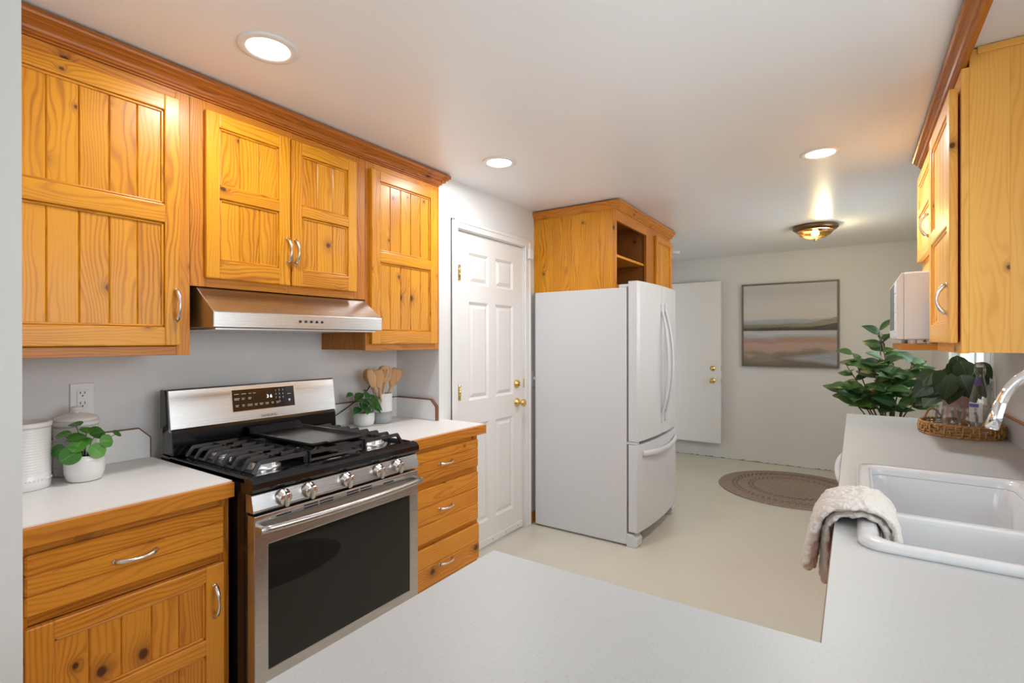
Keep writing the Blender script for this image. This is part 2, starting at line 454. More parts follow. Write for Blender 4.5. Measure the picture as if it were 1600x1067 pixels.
    nt.links.new(c, b.inputs['Base Color'])
    b.inputs['Roughness'].default_value = 0.6
    bump(nt, n2, 0.1, 0.001, b)
    return m


MAT['painting'] = painting_mat()


def back_wall_mat():
    m, nt, b = new_mat('back_wall_paint')
    g = N(nt, 'ShaderNodeTexCoord')
    sp = N(nt, 'ShaderNodeSeparateXYZ'); nt.links.new(g.outputs['Object'], sp.inputs[0])
    f = noise(nt, g.outputs['Object'], 7, 4)
    f2 = noise(nt, g.outputs['Object'], 22, 4, 0.7)
    c = mixc(nt, f, (0.715, 0.712, 0.70), (0.735, 0.732, 0.72))
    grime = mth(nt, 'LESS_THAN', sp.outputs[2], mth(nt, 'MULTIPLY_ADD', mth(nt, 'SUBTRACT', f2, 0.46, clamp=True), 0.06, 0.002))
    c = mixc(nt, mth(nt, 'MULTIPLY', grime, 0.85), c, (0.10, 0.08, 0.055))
    nt.links.new(c, b.inputs['Base Color'])
    b.inputs['Roughness'].default_value = 0.55
    return m


MAT['wall_back'] = back_wall_mat()

# ------------------------------------------------------------------ geometry helpers


class MB:
    """collects shapes in one bmesh and links them as ONE mesh object"""

    def __init__(self):
        self.bm = bmesh.new()
        self.uv = self.bm.loops.layers.uv.new('UVMap')
        self.tn = self.bm.loops.layers.uv.new('tone')
        self.mats = []

    def mi(self, m):
        m = MAT[m] if isinstance(m, str) else m
        if m not in self.mats:
            self.mats.append(m)
        return self.mats.index(m)

    def _uv(self, faces, grain, off=None, tone=None):
        off = off or (random.uniform(0, 40), random.uniform(0, 40))
        tone = random.random() if tone is None else tone
        ga = 'xyz'.index(grain)
        for f in faces:
            n = f.normal; a = max(range(3), key=lambda i: abs(n[i]))
            rest = [i for i in range(3) if i != a]
            if ga in rest:
                iu = ga; iv = [i for i in rest if i != ga][0]
            else:
                iu, iv = rest
            for l in f.loops:
                co = l.vert.co
                l[self.uv].uv = (co[iu] + off[0], co[iv] + off[1] + a * 0.31)
                l[self.tn].uv = (tone, 0)

    def box(self, x0, x1, y0, y1, z0, z1, bev=0.0, grain='z', seg=2, mat=None, tone=None, rot=None, smooth=False):
        if x1 < x0: x0, x1 = x1, x0
        t = bmesh.new()
        r = bmesh.ops.create_cube(t, size=1.0)
        for v in r['verts']:
            v.co = Vector(((x0 + x1) / 2 + v.co.x * (x1 - x0), (y0 + y1) / 2 + v.co.y * (y1 - y0), (z0 + z1) / 2 + v.co.z * (z1 - z0)))
        if bev > 0:
            bmesh.ops.bevel(t, geom=t.edges[:], offset=bev, segments=seg, profile=0.5, affect='EDGES')
        return self._merge(t, grain, mat, tone, rot, smooth)

    def _merge(self, t, grain='z', mat=None, tone=None, rot=None, smooth=False):
        t.normal_update()
        mi = self.mi(mat) if mat else 0
        vm = {}
        nf = []
        for v in t.verts:
            vm[v] = self.bm.verts.new(v.co)
        for f in t.faces:
            try:
                g = self.bm.faces.new([vm[v] for v in f.verts])
            except ValueError:
                continue
            g.material_index = mi; g.smooth = smooth
            g.normal_update(); nf.append(g)
        self._uv(nf, grain, tone=tone)
        if rot is not None:
            for v in vm.values():
                v.co = rot @ v.co
        t.free()
        return list(vm.values())

    def prism(self, pts, axis, a, b, grain='z', mat=None, bev=0.0, tone=None, smooth=False):
        """closed polygon pts (2D) extruded along axis from a to b; pts are in the other two axes in xyz order"""
        t = bmesh.new()
        ai = 'xyz'.index(axis); o = [i for i in range(3) if i != ai]

        def mk(p, w):
            c = [0, 0, 0]; c[o[0]], c[o[1]] = p; c[ai] = w
            return t.verts.new(c)
        A = [mk(p, a) for p in pts]; B = [mk(p, b) for p in pts]
        n = len(pts)
        t.faces.new(A); t.faces.new(B[::-1])
        for i in range(n):
            t.faces.new([A[i], B[i], B[(i + 1) % n], A[(i + 1) % n]])
        bmesh.ops.recalc_face_normals(t, faces=t.faces[:])
        if bev > 0:
            bmesh.ops.bevel(t, geom=t.edges[:], offset=bev, segments=2, profile=0.5, affect='EDGES')
        return self._merge(t, grain, mat, tone, None, smooth)

    def lathe(self, prof, c, seg=32, mat=None, axis='z', smooth=True, wob=None, flip=False):
        """prof: list of (r, h); c centre"""
        t = bmesh.new()
        c = Vector(c)
        R = {'z': Matrix.Identity(3), 'x': Matrix(((0, 0, 1), (0, 1, 0), (-1, 0, 0))), 'y': Matrix(((1, 0, 0), (0, 0, 1), (0, -1, 0)))}[axis] if isinstance(axis, str) else axis
        rows = []
        for r, h in prof:
            if r < 1e-6:
                rows.append([t.verts.new(c + R @ Vector((0, 0, h)))])
            else:
                row = []
                for i in range(seg):
                    a = 2 * PI * i / seg
                    rr = r * (wob(a, h) if wob else 1)
                    row.append(t.verts.new(c + R @ Vector((rr * math.cos(a), rr * math.sin(a), h))))
                rows.append(row)
        for p, q in zip(rows, rows[1:]):
            for i in range(seg):
                j = (i + 1) % seg
                if len(p) == 1 and len(q) == 1:
                    continue
                if len(p) == 1:
                    t.faces.new([p[0], q[i], q[j]])
                elif len(q) == 1:
                    t.faces.new([p[i], p[j], q[0]])
                else:
                    t.faces.new([p[i], p[j], q[j], q[i]])
        bmesh.ops.recalc_face_normals(t, faces=t.faces[:])
        return self._merge(t, 'z', mat, None, None, smooth)

    def tube(self, pts, rad, seg=10, mat=None, closed=False, flat=None, smooth=True, caps=True):
        """round bar along points; rad a number or a list; flat=(axis vector, factor) squashes the section"""
        t = bmesh.new()
        P = [Vector(p) for p in pts]; n = len(P)
        rd = rad if isinstance(rad, (list, tuple)) else [rad] * n
        rows = []
        up = None
        for i, p in enumerate(P):
            if closed:
                d = (P[(i + 1) % n] - P[i - 1])
            else:
                d = P[min(i + 1, n - 1)] - P[max(i - 1, 0)]
            d.normalize()
            if up is None:
                up = Vector((0, 0, 1)) if abs(d.z) < 0.9 else Vector((1, 0, 0))
            a = (up - d * up.dot(d)).normalized(); b = d.cross(a); up = a
            row = []
            for k in range(seg):
                th = 2 * PI * k / seg
                o = a * math.cos(th) * rd[i] + b * math.sin(th) * rd[i]
                if flat:
                    ax = Vector(flat[0]).normalized(); o -= ax * o.dot(ax) * (1 - flat[1])
                row.append(t.verts.new(p + o))
            rows.append(row)
        m = n if closed else n - 1
        for i in range(m):
            p, q = rows[i], rows[(i + 1) % n]
            for k in range(seg):
                j = (k + 1) % seg
                t.faces.new([p[k], p[j], q[j], q[k]])
        if not closed and caps:
            t.faces.new(rows[0][::-1]); t.faces.new(rows[-1])
        bmesh.ops.recalc_face_normals(t, faces=t.faces[:])
        return self._merge(t, 'z', mat, None, None, smooth)

    def loft(self, loops, mat=None, cap0=False, cap1=False, smooth=True):
        t = bmesh.new()
        rows = [[t.verts.new(p) for p in L] for L in loops]
        n = len(rows[0])
        for p, q in zip(rows, rows[1:]):
            for i in range(n):
                j = (i + 1) % n
                t.faces.new([p[i], p[j], q[j], q[i]])
        if cap0: t.faces.new(rows[0][::-1])
        if cap1: t.faces.new(rows[-1])
        bmesh.ops.recalc_face_normals(t, faces=t.faces[:])
        return self._merge(t, 'z', mat, None, None, smooth)

    def leaf(self, base, direction, length, width, droop=0.3, fold=0.25, shape='oval', normal=None, mat=None, curl=0.0):
        d = Vector(direction).normalized()
        nrm = Vector(normal) if normal else Vector((0, 0, 1))
        nrm = (nrm - d * nrm.dot(d))
        if nrm.length < 1e-3:
            nrm = Vector((1, 0, 0)) - d * d.x
        nrm.normalize()
        side = d.cross(nrm)
        ns, nw = 8, 3
        t = self.bm
        mi = self.mi(mat) if mat else 0
        grid = []
        base = Vector(base)
        tone = random.random()
        for i in range(ns + 1):
            s = i / ns
            if shape == 'oval':
                w = math.sin(PI * min(1, s ** 0.85)) ** 0.85 * (1 - 0.35 * s) * 1.15
                if i == ns: w = 0.0
            elif shape == 'round':
                w = math.sqrt(max(0, 1 - (2 * s - 1) ** 2))
            else:
                w = math.sin(PI * s) ** 1.1
            row = []
            for j in range(-nw, nw + 1):
                q = j / nw
                lat = q * w * width / 2
                h = abs(lat) * fold - droop * length * s * s + curl * length * math.sin(s * 9 + j) * 0.03
                p = base + d * (length * s * (1 - 0.12 * droop * s)) + side * lat + nrm * h
                row.append((t.verts.new(p), s, q))
            grid.append(row)
        for a, b in zip(grid, grid[1:]):
            for j in range(2 * nw):
                q = [a[j], a[j + 1], b[j + 1], b[j]]
                f = t.faces.new([x[0] for x in q]); f.smooth = True; f.material_index = mi
                for l, x in zip(f.loops, q):
                    l[self.uv].uv = (x[1], x[2] * 0.5); l[self.tn].uv = (tone, 0)

    def build(self, name, mat=None, parent=None, weld=False):
        me = bpy.data.meshes.new(name)
        if weld:
            bmesh.ops.remove_doubles(self.bm, verts=self.bm.verts[:], dist=1e-5)
        self.bm.to_mesh(me); self.bm.free()
        if mat and not self.mats:
            self.mats = [MAT[mat] if isinstance(mat, str) else mat]
        for m in self.mats:
            me.materials.append(m)
        o = bpy.data.objects.new(name, me); COL.objects.link(o)
        if parent is not None:
            o.parent = parent
            o.matrix_parent_inverse = world_of(parent).inverted()
        else:
            # put the origin at the base of the thing
            if me.vertices:
                xs = [v.co for v in me.vertices]
                c = Vector(((min(v.x for v in xs) + max(v.x for v in xs)) / 2, (min(v.y for v in xs) + max(v.y for v in xs)) / 2, min(v.z for v in xs)))
                if name not in NO_RECENTER:
                    me.transform(Matrix.Translation(-c)); o.location = c
        return o


NO_RECENTER = {'floor', 'ceiling', 'wall_back'}


def world_of(o):
    m = Matrix.LocRotScale(o.location, o.rotation_euler, o.scale)
    if o.parent is not None:
        m = world_of(o.parent) @ o.matrix_parent_inverse @ m
    return m


def thing(name, label, cat, loc, group=None):
    o = bpy.data.objects.new(name, None); COL.objects.link(o)
    o.empty_display_size = 0.05
    o.location = loc; o['label'] = label; o['category'] = cat
    if group: o['group'] = group
    return o


def tag(o, label, cat, group=None):
    o['label'] = label; o['category'] = cat
    if group: o['group'] = group
    return o


def struct(o, label=None, cat=None):
    o['kind'] = 'structure'
    if label: o['label'] = label
    if cat: o['category'] = cat
    return o


def copy_thing(root, loc, label, group=None):
    r = root.copy(); COL.objects.link(r); r.location = loc; r['label'] = label
    if group: r['group'] = group
    for ch in list(root.children):
        c = ch.copy(); COL.objects.link(c); c.parent = r
        for g in list(ch.children):
            d = g.copy(); COL.objects.link(d); d.parent = c
    return r


def rrect(x0, x1, y0, y1, z, r, n=6):
    pts = []
    for cx, cy, a0 in ((x1 - r, y1 - r, 0), (x0 + r, y1 - r, 90), (x0 + r, y0 + r, 180), (x1 - r, y0 + r, 270)):
        for i in range(n + 1):
            a = math.radians(a0 + 90 * i / n)
            pts.append((cx + r * math.cos(a), cy + r * math.sin(a), z))
    return pts


def text_mesh(txt, size, name, mat, parent, origin, right, up, extrude=0.0004):
    cu = bpy.data.curves.new('t', 'FONT'); cu.body = txt; cu.size = size
    cu.align_x = 'CENTER'; cu.align_y = 'CENTER'; cu.extrude = extrude
    tmp = bpy.data.objects.new('t', cu); COL.objects.link(tmp)
    bpy.context.view_layer.update()
    dg = bpy.context.evaluated_depsgraph_get()
    me = bpy.data.meshes.new_from_object(tmp.evaluated_get(dg))
    bpy.data.objects.remove(tmp)
    right = Vector(right).normalized(); up = Vector(up).normalized(); nn = right.cross(up)
    M = Matrix(((right.x, up.x, nn.x, origin[0]), (right.y, up.y, nn.y, origin[1]), (right.z, up.z, nn.z, origin[2]), (0, 0, 0, 1)))
    me.transform(M); me.materials.clear(); me.materials.append(MAT[mat]); me.name = name
    o = bpy.data.objects.new(name, me); COL.objects.link(o)
    o.parent = parent; o.matrix_parent_inverse = world_of(parent).inverted()
    return o


# ------------------------------------------------------------------ room shell
XN, XD, YR, YN = -2.385, -2.03, 2.24, 0.335     # niche wall, door wall, return wall, near niche wall
HC, YB, XR = 2.36, 6.33, 0.62
b = MB(); b.box(-4.6, 0.75, -3.3, 6.45, -0.08, 0.0); struct(b.build('floor', 'floor'), 'cream vinyl floor of the kitchen and the room beyond', 'floor')
b = MB(); b.box(-4.6, 0.75, -3.3, 6.45, HC, HC + 0.08); struct(b.build('ceiling', 'ceiling'), 'pale painted ceiling over the kitchen', 'ceiling')
b = MB(); b.box(XN - 0.1, XN, YN, YR + 0.1, 0, HC); struct(b.build('wall_niche', 'wall'), 'pale grey wall behind the range', 'wall')
b = MB(); b.box(XN - 0.1, -1.57, 0.215, YN, 0, HC); b.box(-4.6, XN - 0.1, 0.215, YN, 0, HC)
struct(b.build('wall_near', 'wall'), 'white wall end at the left edge of the photo', 'wall')
DY0, DY1, DZ = 2.392, 3.176, 2.082          # opening of the panelled door
EY0, EY1, EZ0, EZ1 = 5.48, 6.225, 0.18, 2.075     # raised opening of the far door
b = MB()
b.box(XN, XD, YR, DY0, 0, HC)
b.box(XD - 0.16, XD, DY0, DY1, DZ, HC)
b.box(XD - 0.16, XD, DY1, EY0, 0, HC)
b.box(XD - 0.16, XD, EY0, EY1, EZ1, HC); b.box(XD - 0.16, XD, EY0, EY1, 0, EZ0)
b.box(XD - 0.16, XD, EY1, YB + 0.1, 0, HC)
struct(b.build('wall_left', 'wall'), 'off-white left wall with the panelled door in it', 'wall')
b = MB(); b.box(XD - 0.9, XD - 0.8, EY0 - 0.2, EY1 + 0.3, 0, HC); struct(b.build('wall_passage', 'wall'), 'wall of the passage seen through the far doorway', 'wall')
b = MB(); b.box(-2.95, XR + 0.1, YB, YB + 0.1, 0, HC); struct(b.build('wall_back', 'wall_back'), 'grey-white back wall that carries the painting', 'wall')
# right wall with two windows
WF = (3.86, 5.14, 0.98, 2.06)     # far window y0,y1,z0,z1
WS = (0.45, 2.05, 1.06, 2.06)
b = MB()
ys = [-3.3, WS[0], WS[1], WF[0], WF[1], YB + 0.1]
b.box(XR, XR + 0.13, ys[0], ys[1], 0, HC)
b.box(XR, XR + 0.13, ys[1], ys[2], 0, WS[2]); b.box(XR, XR + 0.13, ys[1], ys[2], WS[3], HC)
b.box(XR, XR + 0.13, ys[2], ys[3], 0, HC)
b.box(XR, XR + 0.13, ys[3], ys[4], 0, WF[2]); b.box(XR, XR + 0.13, ys[3], ys[4], WF[3], HC)
b.box(XR, XR + 0.13, ys[4], ys[5], 0, HC)
struct(b.build('wall_right', 'wall'), 'right wall behind the sink counter with windows', 'wall')
b = MB(); b.box(-4.7, -4.6, -3.3, 0.335, 0, HC); struct(b.build('wall_dining', 'wall'), 'side wall of the room behind the camera', 'wall')
RW = (-3.1, 0.3, 0.55, 2.15)
b = MB()
b.box(-4.6, RW[0], -3.4, -3.3, 0, HC); b.box(RW[1], 0.75, -3.4, -3.3, 0, HC)
b.box(RW[0], RW[1], -3.4, -3.3, 0, RW[2]); b.box(RW[0], RW[1], -3.4, -3.3, RW[3], HC)
struct(b.build('wall_rear', 'wall'), 'wall behind the camera with a wide window', 'wall')


def side_window(name, y0, y1, z0, z1, label):
    f = MB()
    x0, x1 = XR - 0.018, XR + 0.12
    for (a, c, d, e) in ((y0 - 0.075, y0, z0 - 0.075, z1 + 0.075), (y1, y1 + 0.075, z0 - 0.075, z1 + 0.075)):
        f.box(x0, XR, a, c, d, e, 0.004)
    f.box(x0, XR, y0, y1, z1, z1 + 0.075, 0.004); f.box(x0 - 0.02, XR, y0 - 0.02, y1 + 0.02, z0 - 0.03, z0, 0.004)
    for (a, c) in ((y0, y0 + 0.045), (y1 - 0.045, y1), ((y0 + y1) / 2 - 0.025, (y0 + y1) / 2 + 0.025)):
        f.box(XR + 0.04, XR + 0.1, a, c, z0 + 0.001, z1 - 0.001, 0.006)
    f.box(XR + 0.04, XR + 0.1, y0, y1, z0 + 0.001, z0 + 0.045, 0.006); f.box(XR + 0.04, XR + 0.1, y0, y1, z1 - 0.045, z1 - 0.001, 0.006)
    o = struct(f.build(name, 'white_plastic'), label, 'window')
    g = MB()
    ym = (y0 + y1) / 2
    g.box(XR + 0.068, XR + 0.072, y0 + 0.04, ym - 0.02, z0 + 0.04, z1 - 0.04); g.build('pane', 'window_glass', o)
    g = MB()
    g.box(XR + 0.068, XR + 0.072, ym + 0.02, y1 - 0.04, z0 + 0.04, z1 - 0.04); g.build('pane', 'window_glass', o)
    return o


side_window('window_1', *WF, 'white framed window on the right wall behind the plants')
side_window('window_2', *WS, 'white framed window over the sink')
f = MB()
for a, c, d, e in ((RW[0], RW[0] + .06, RW[2], RW[3]), (RW[1] - .06, RW[1], RW[2], RW[3]), (-1.43, -1.37, RW[2], RW[3])):
    f.box(a, c, -3.38, -3.32, d, e, 0.005)
f.box(RW[0], RW[1], -3.38, -3.32, RW[2], RW[2] + .06, .005); f.box(RW[0], RW[1], -3.38, -3.32, RW[3] - .06, RW[3], .005)
o = struct(f.build('window_3', 'white_plastic'), 'wide window behind the camera', 'window')
g = MB(); g.box(RW[0] + .05, RW[1] - .05, -3.352, -3.348, RW[2] + .05, RW[3] - .05); g.build('pane', 'window_glass', o)

# wooden baseboard between the door casing and the fridge
b = MB(); b.box(XD, XD + 0.014, 3.243, EY0 - 0.07, 0, 0.085, 0.003, 'y')
struct(b.build('baseboard_left', 'wood_frame'), 'brown wooden baseboard beside the refrigerator', 'baseboard')

# ------------------------------------------------------------------ panelled door (door_1)
d1 = bpy.data.objects.new('door_1', None); COL.objects.link(d1); d1.location = (XD - 0.02, 2.79, 0); struct(d1, 'white six-panel door with brass knob in the left wall', 'door')
b = MB()
for a, c, d, e in ((DY0 - 0.05, DY0 + 0.006, 0, DZ + 0.045), (DY1 - 0.006, DY1 + 0.062, 0, DZ + 0.045)):
    b.box(XD, XD + 0.016, a, c, d, e, 0.004)
    b.box(XD, XD + 0.022, a if a < 2.6 else c - 0.02, a + 0.02 if a < 2.6 else c, d, e, 0.005)
b.box(XD, XD + 0.016, DY0 + 0.006, DY1 - 0.006, DZ - 0.008, DZ + 0.045, 0.004)
b.box(XD, XD + 0.022, DY0 - 0.05, DY1 + 0.062, DZ + 0.026, DZ + 0.045, 0.005)
b.build('casing', 'white_paint', d1)
b = MB()
b.box(XD - 0.158, XD, DY0, DY0 + 0.012, 0, DZ - 0.001, 0.001); b.box(XD - 0.158, XD, DY1 - 0.012, DY1, 0, DZ - 0.001, 0.001); b.box(XD - 0.158, XD, DY0 + 0.012, DY1 - 0.012, DZ - 0.013, DZ - 0.001, 0.001)
b.build('jamb', 'white_paint', d1)
SY0, SY1, SZ0, SZ1 = DY0 + 0.015, DY1 - 0.015, 0.012, DZ - 0.017
xf = XD - 0.012
b = MB()
b.box(xf - 0.042, xf - 0.012, SY0, SY1, SZ0, SZ1)
cols = ((2.535, 2.748), (2.825, 3.040))
rows = ((0.178, 0.842), (0.997, 1.630), (1.742, 1.945))
yy = [SY0, cols[0][0], cols[0][1], cols[1][0], cols[1][1], SY1]
zz = [SZ0, rows[0][0], rows[0][1], rows[1][0], rows[1][1], rows[2][0], rows[2][1], SZ1]
for i in (0, 2, 4):
    b.box(xf - 0.012, xf, yy[i], yy[i + 1], SZ0, SZ1)
for i in (0, 2, 4, 6):
    for c in cols:
        b.box(xf - 0.012, xf, c[0], c[1], zz[i], zz[i + 1])


def frustum(mb, x0, x1, y0, y1, z0, z1, ins):
    t = bmesh.new()
    A = [t.verts.new((x0, *p)) for p in ((y0, z0), (y1, z0), (y1, z1), (y0, z1))]
    B = [t.verts.new((x1, *p)) for p in ((y0 + ins, z0 + ins), (y1 - ins, z0 + ins), (y1 - ins, z1 - ins), (y0 + ins, z1 - ins))]
    t.faces.new(B)
    for i in range(4):
        t.faces.new([A[i], A[(i + 1) % 4], B[(i + 1) % 4], B[i]])
    bmesh.ops.recalc_face_normals(t, faces=t.faces[:])
    mb._merge(t)


for c in cols:
    for r in rows:
        # sloped moulding round the panel, then the raised field
        y0, y1, z0, z1 = c[0], c[1], r[0], r[1]
        for q in ([(y0, z0), (y0 + .016, z0 + .016), (y0 + .016, z1 - .016), (y0, z1)], [(y1, z0), (y1, z1), (y1 - .016, z1 - .016), (y1 - .016, z0 + .016)],
                  [(y0, z0), (y1, z0), (y1 - .016, z0 + .016), (y0 + .016, z0 + .016)], [(y0, z1), (y0 + .016, z1 - .016), (y1 - .016, z1 - .016), (y1, z1)]):
            t = bmesh.new()
            vs = []
            for p in q:
                outer = p[0] in (y0, y1) and p[1] in (z0, z1)
                vs.append(t.verts.new((xf if outer else xf - 0.0115, *p)))
            t.faces.new(vs); b._merge(t)
        frustum(b, xf - 0.0118, xf - 0.002, y0 + .02, y1 - .02, z0 + .02, z1 - .02, 0.022)
slab = b.build('slab', 'white_paint', d1)
b = MB(); b.box(xf, xf + 0.009, SY0 + 0.004, SY1 - 0.004, 0.016, 0.058, 0.003)
sw = b.build('sweep', 'white_plastic', d1)
for k in range(5):
    b = MB(); b.lathe([(0, .003), (.0045, .0025), (.005, 0)], (xf + 0.009, SY0 + 0.06 + k * 0.155, 0.038), 10, None, 'x'); b.build('screw', 'nickel', sw)
for z in (1.80, 1.06, 0.27):
    b = MB(); b.tube([(XD + 0.012, DY0 + 0.022, z - 0.048), (XD + 0.012, DY0 + 0.022, z + 0.048)], 0.008, 10)
    b.box(XD - 0.0125, XD + 0.010, DY0 + 0.021, DY0 + 0.0235, z - 0.046, z + 0.046, 0.0005); b.box(XD - 0.0125, XD - 0.010, DY0 + 0.022, DY0 + 0.046, z - 0.046, z + 0.046, 0.0005)
    b.build('hinge', 'brass', d1)


def knob_on(parent, p, axis, mat='brass', name='knob'):
    b = MB(); b.lathe([(0.0, 0.0), (0.033, 0.0), (0.033, 0.004), (0.028, 0.010), (0.013, 0.014), (0.011, 0.032), (0.017, 0.038), (0.026, 0.046), (0.0285, 0.056), (0.026, 0.066), (0.016, 0.071), (0, 0.072)], p, 28, None, axis)
    b.build(name, mat, parent)


def bolt_on(parent, p, axis, mat='brass'):
    b = MB(); b.lathe([(0, 0), (0.031, 0), (0.031, 0.006), (0.027, 0.012), (0.018, 0.013), (0.017, 0.018), (0, 0.018)], p, 28, None, axis)
    o = b.build('deadbolt', mat, parent)
    q = MB()
    if axis == 'x':
        q.box(p[0] + 0.018, p[0] + 0.034, p[1] - 0.003, p[1] + 0.003, p[2] - 0.014, p[2] + 0.014, 0.0015)
    else:
        q.box(p[0] - 0.003, p[0] + 0.003, p[1] - 0.034, p[1] - 0.018, p[2] - 0.014, p[2] + 0.014, 0.0015)
    q.build('thumb_turn', mat, o)


bolt_on(d1, (xf, 3.085, 1.067), 'x')
knob_on(d1, (xf, 3.090, 0.932), 'x')
b = MB(); b.box(XD - 0.004, XD + 0.001, DY1 - 0.014, DY1 - 0.003, 1.035, 1.10, 0.001); b.build('strike_plate', 'brass', d1)

# contact sensor on the casing
b = MB(); b.box(XD + 0.0225, XD + 0.045, 3.180, 3.236, 1.985, 2.06, 0.004)
tag(b.build('door_sensor', 'white_plastic'), 'small white sensor box at the top corner of the panelled door frame', 'sensor')
# light switch half hidden by the refrigerator
t = thing('light_switch', 'white light switch plate between panelled door and refrigerator', 'light switch', (XD, 3.30, 1.03))
b = MB(); b.box(XD, XD + 0.006, 3.262, 3.336, 1.035, 1.155, 0.002); b.build('plate', 'white_plastic', t)
b = MB(); b.box(XD + 0.006, XD + 0.018, 3.294, 3.304, 1.083, 1.107, 0.002); b.build('toggle', 'white_plastic', t)

# ------------------------------------------------------------------ far door standing open (door_2)
d2 = bpy.data.objects.new('door_2', None); COL.objects.link(d2); d2.location = (XD, 6.24, 0.18); struct(d2, 'plain white door standing open against the back wall', 'door')
b = MB(); b.box(XD + 0.006, -1.285, 6.228, 6.264, 0.183, 2.068, 0.002); b.build('slab', 'white_paint', d2)
b = MB(); b.box(-1.2855, -1.283, 6.234, 6.258, 0.885, 0.945, 0.0005); b.box(-1.2855, -1.283, 6.234, 6.258, 1.03, 1.085, 0.0005); b.build('latch_plate', 'nickel', d2)
knob_on(d2, (-1.375, 6.228, 0.912), Matrix(((1, 0, 0), (0, 0, -1), (0, 1, 0))))
bolt_on(d2, (-1.375, 6.228, 1.055), Matrix(((1, 0, 0), (0, 0, -1), (0, 1, 0))))
b = MB()
b.box(XD, XD + 0.016, EY0 - 0.06, EY0, EZ0, EZ1 + 0.06, 0.003); b.box(XD, XD + 0.016, EY0, EY1, EZ1, EZ1 + 0.06, 0.003)
b.build('casing', 'white_paint', d2)

# ------------------------------------------------------------------ cabinet parts


def pull(parent, p, axis, out, length=0.1, mat='nickel'):
    """arched bar pull; axis y or z, out = +1 / -1 along x"""
    P = []; R = []
    for i in range(17):
        s = i / 16
        h = 0.004 + 0.026 * math.sin(PI * s) ** 0.7
        q = (s - 0.5) * length
        P.append((p[0] + out * h, p[1] + (q if axis == 'y' else 0), p[2] + (q if axis == 'z' else 0)))
        R.append(0.0042 + 0.0035 * abs(math.cos(PI * s)) ** 2)
    b = MB(); b.tube(P, R, 10)
    for e in (-0.5, 0.5):
        q = e * length
        c = (p[0], p[1] + (q if axis == 'y' else 0), p[2] + (q if axis == 'z' else 0))
        b.lathe([(0, 0), (0.0085, 0), (0.0085, 0.003), (0.005, 0.006), (0, 0.006)], c, 14, None, Matrix(((0, 0, out), (0, 1, 0), (-out, 0, 0))))
    return b.build('handle', mat, parent)


def panel_door(parent, xb, out, y0, y1, z0, z1, nplank, mid=None, mat='wood_door', stile=0.06, rail=0.06, brail=0.075, th=0.022, hinge_gap=0.0):
    """frame-and-plank door: back face at xb, front towards out"""
    xfr = xb + out * th
    b = MB()
    b.box(xb, xfr, y0, y0 + stile, z0, z1, 0.004, 'z'); b.box(xb, xfr, y1 - stile, y1, z0, z1, 0.004, 'z')
    b.box(xb, xfr - out * 0.0003, y0 + stile - 0.002, y1 - stile + 0.002, z1 - rail, z1, 0.004, 'y')
    b.box(xb, xfr - out * 0.0003, y0 + stile - 0.002, y1 - stile + 0.002, z0, z0 + brail, 0.004, 'y')
    spans = [(z0 + brail, z1 - rail)]
    if mid:
        b.box(xb, xfr - out * 0.0003, y0 + stile - 0.002, y1 - stile + 0.002, mid[0], mid[1], 0.004, 'y')
        spans = [(z0 + brail, mid[0]), (mid[1], z1 - rail)]
    # bead round each panel
    for (a, c) in spans:
        x2 = xb + out * (th - 0.006)
        for (p, q, r, s, g) in ((y0 + stile, y0 + stile + .009, a, c, 'z'), (y1 - stile - .009, y1 - stile, a, c, 'z'), (y0 + stile, y1 - stile, a, a + .009, 'y'), (y0 + stile, y1 - stile, c - .009, c, 'y')):
            b.box(xb + out * 0.004, x2, p, q, r, s, 0.003, g, tone=0.75)
    door = b.build('door', mat, parent)
    w = (y1 - y0 - 2 * stile) / nplank
    for (a, c) in spans:
        b = MB()
        for i in range(nplank):
            b.box(xb + out * 0.002, xb + out * (th - 0.011), y0 + stile + i * w + 0.0004, y0 + stile + (i + 1) * w - 0.0004, a, c, 0.0032, 'z', 1)
        b.build('panel', mat, door)
    return door


def carcass(parent, xb, xf_, y0, y1, z0, z1, out, rails, stiles, mat='wood_frame', side_mat=None, name='body'):
    """box with face frame: stiles/rails as lists of spans"""
    b = MB(); th = 0.02
    xi = xf_ - out * th
    for (a, c) in ((y0, y0 + 0.018), (y1 - 0.018, y1)):
        b.box(xb, xi, a, c, z0 + 0.004, z1, 0.001, 'z')
    b.box(xb, xi, y0 + 0.018, y1 - 0.018, z0 + 0.012, z0 + 0.03, 0, 'y'); b.box(xb, xi, y0 + 0.018, y1 - 0.018, z1 - 0.018, z1, 0, 'y')
    b.box(xb, xb + out * 0.006, y0 + 0.018, y1 - 0.018, z0 + 0.03, z1 - 0.018, 0, 'z')
    for (a, c) in stiles:
        b.box(xi, xf_, a, c, z0, z1, 0.0012, 'z')
    ss = sorted(stiles)
    for (a, c) in rails:
        for p, q in zip(ss, ss[1:]):
            b.box(xi, xf_ - out * 0.0004, p[1], q[0], a, c, 0.0012, 'y')
    return b.build(name, mat, parent)


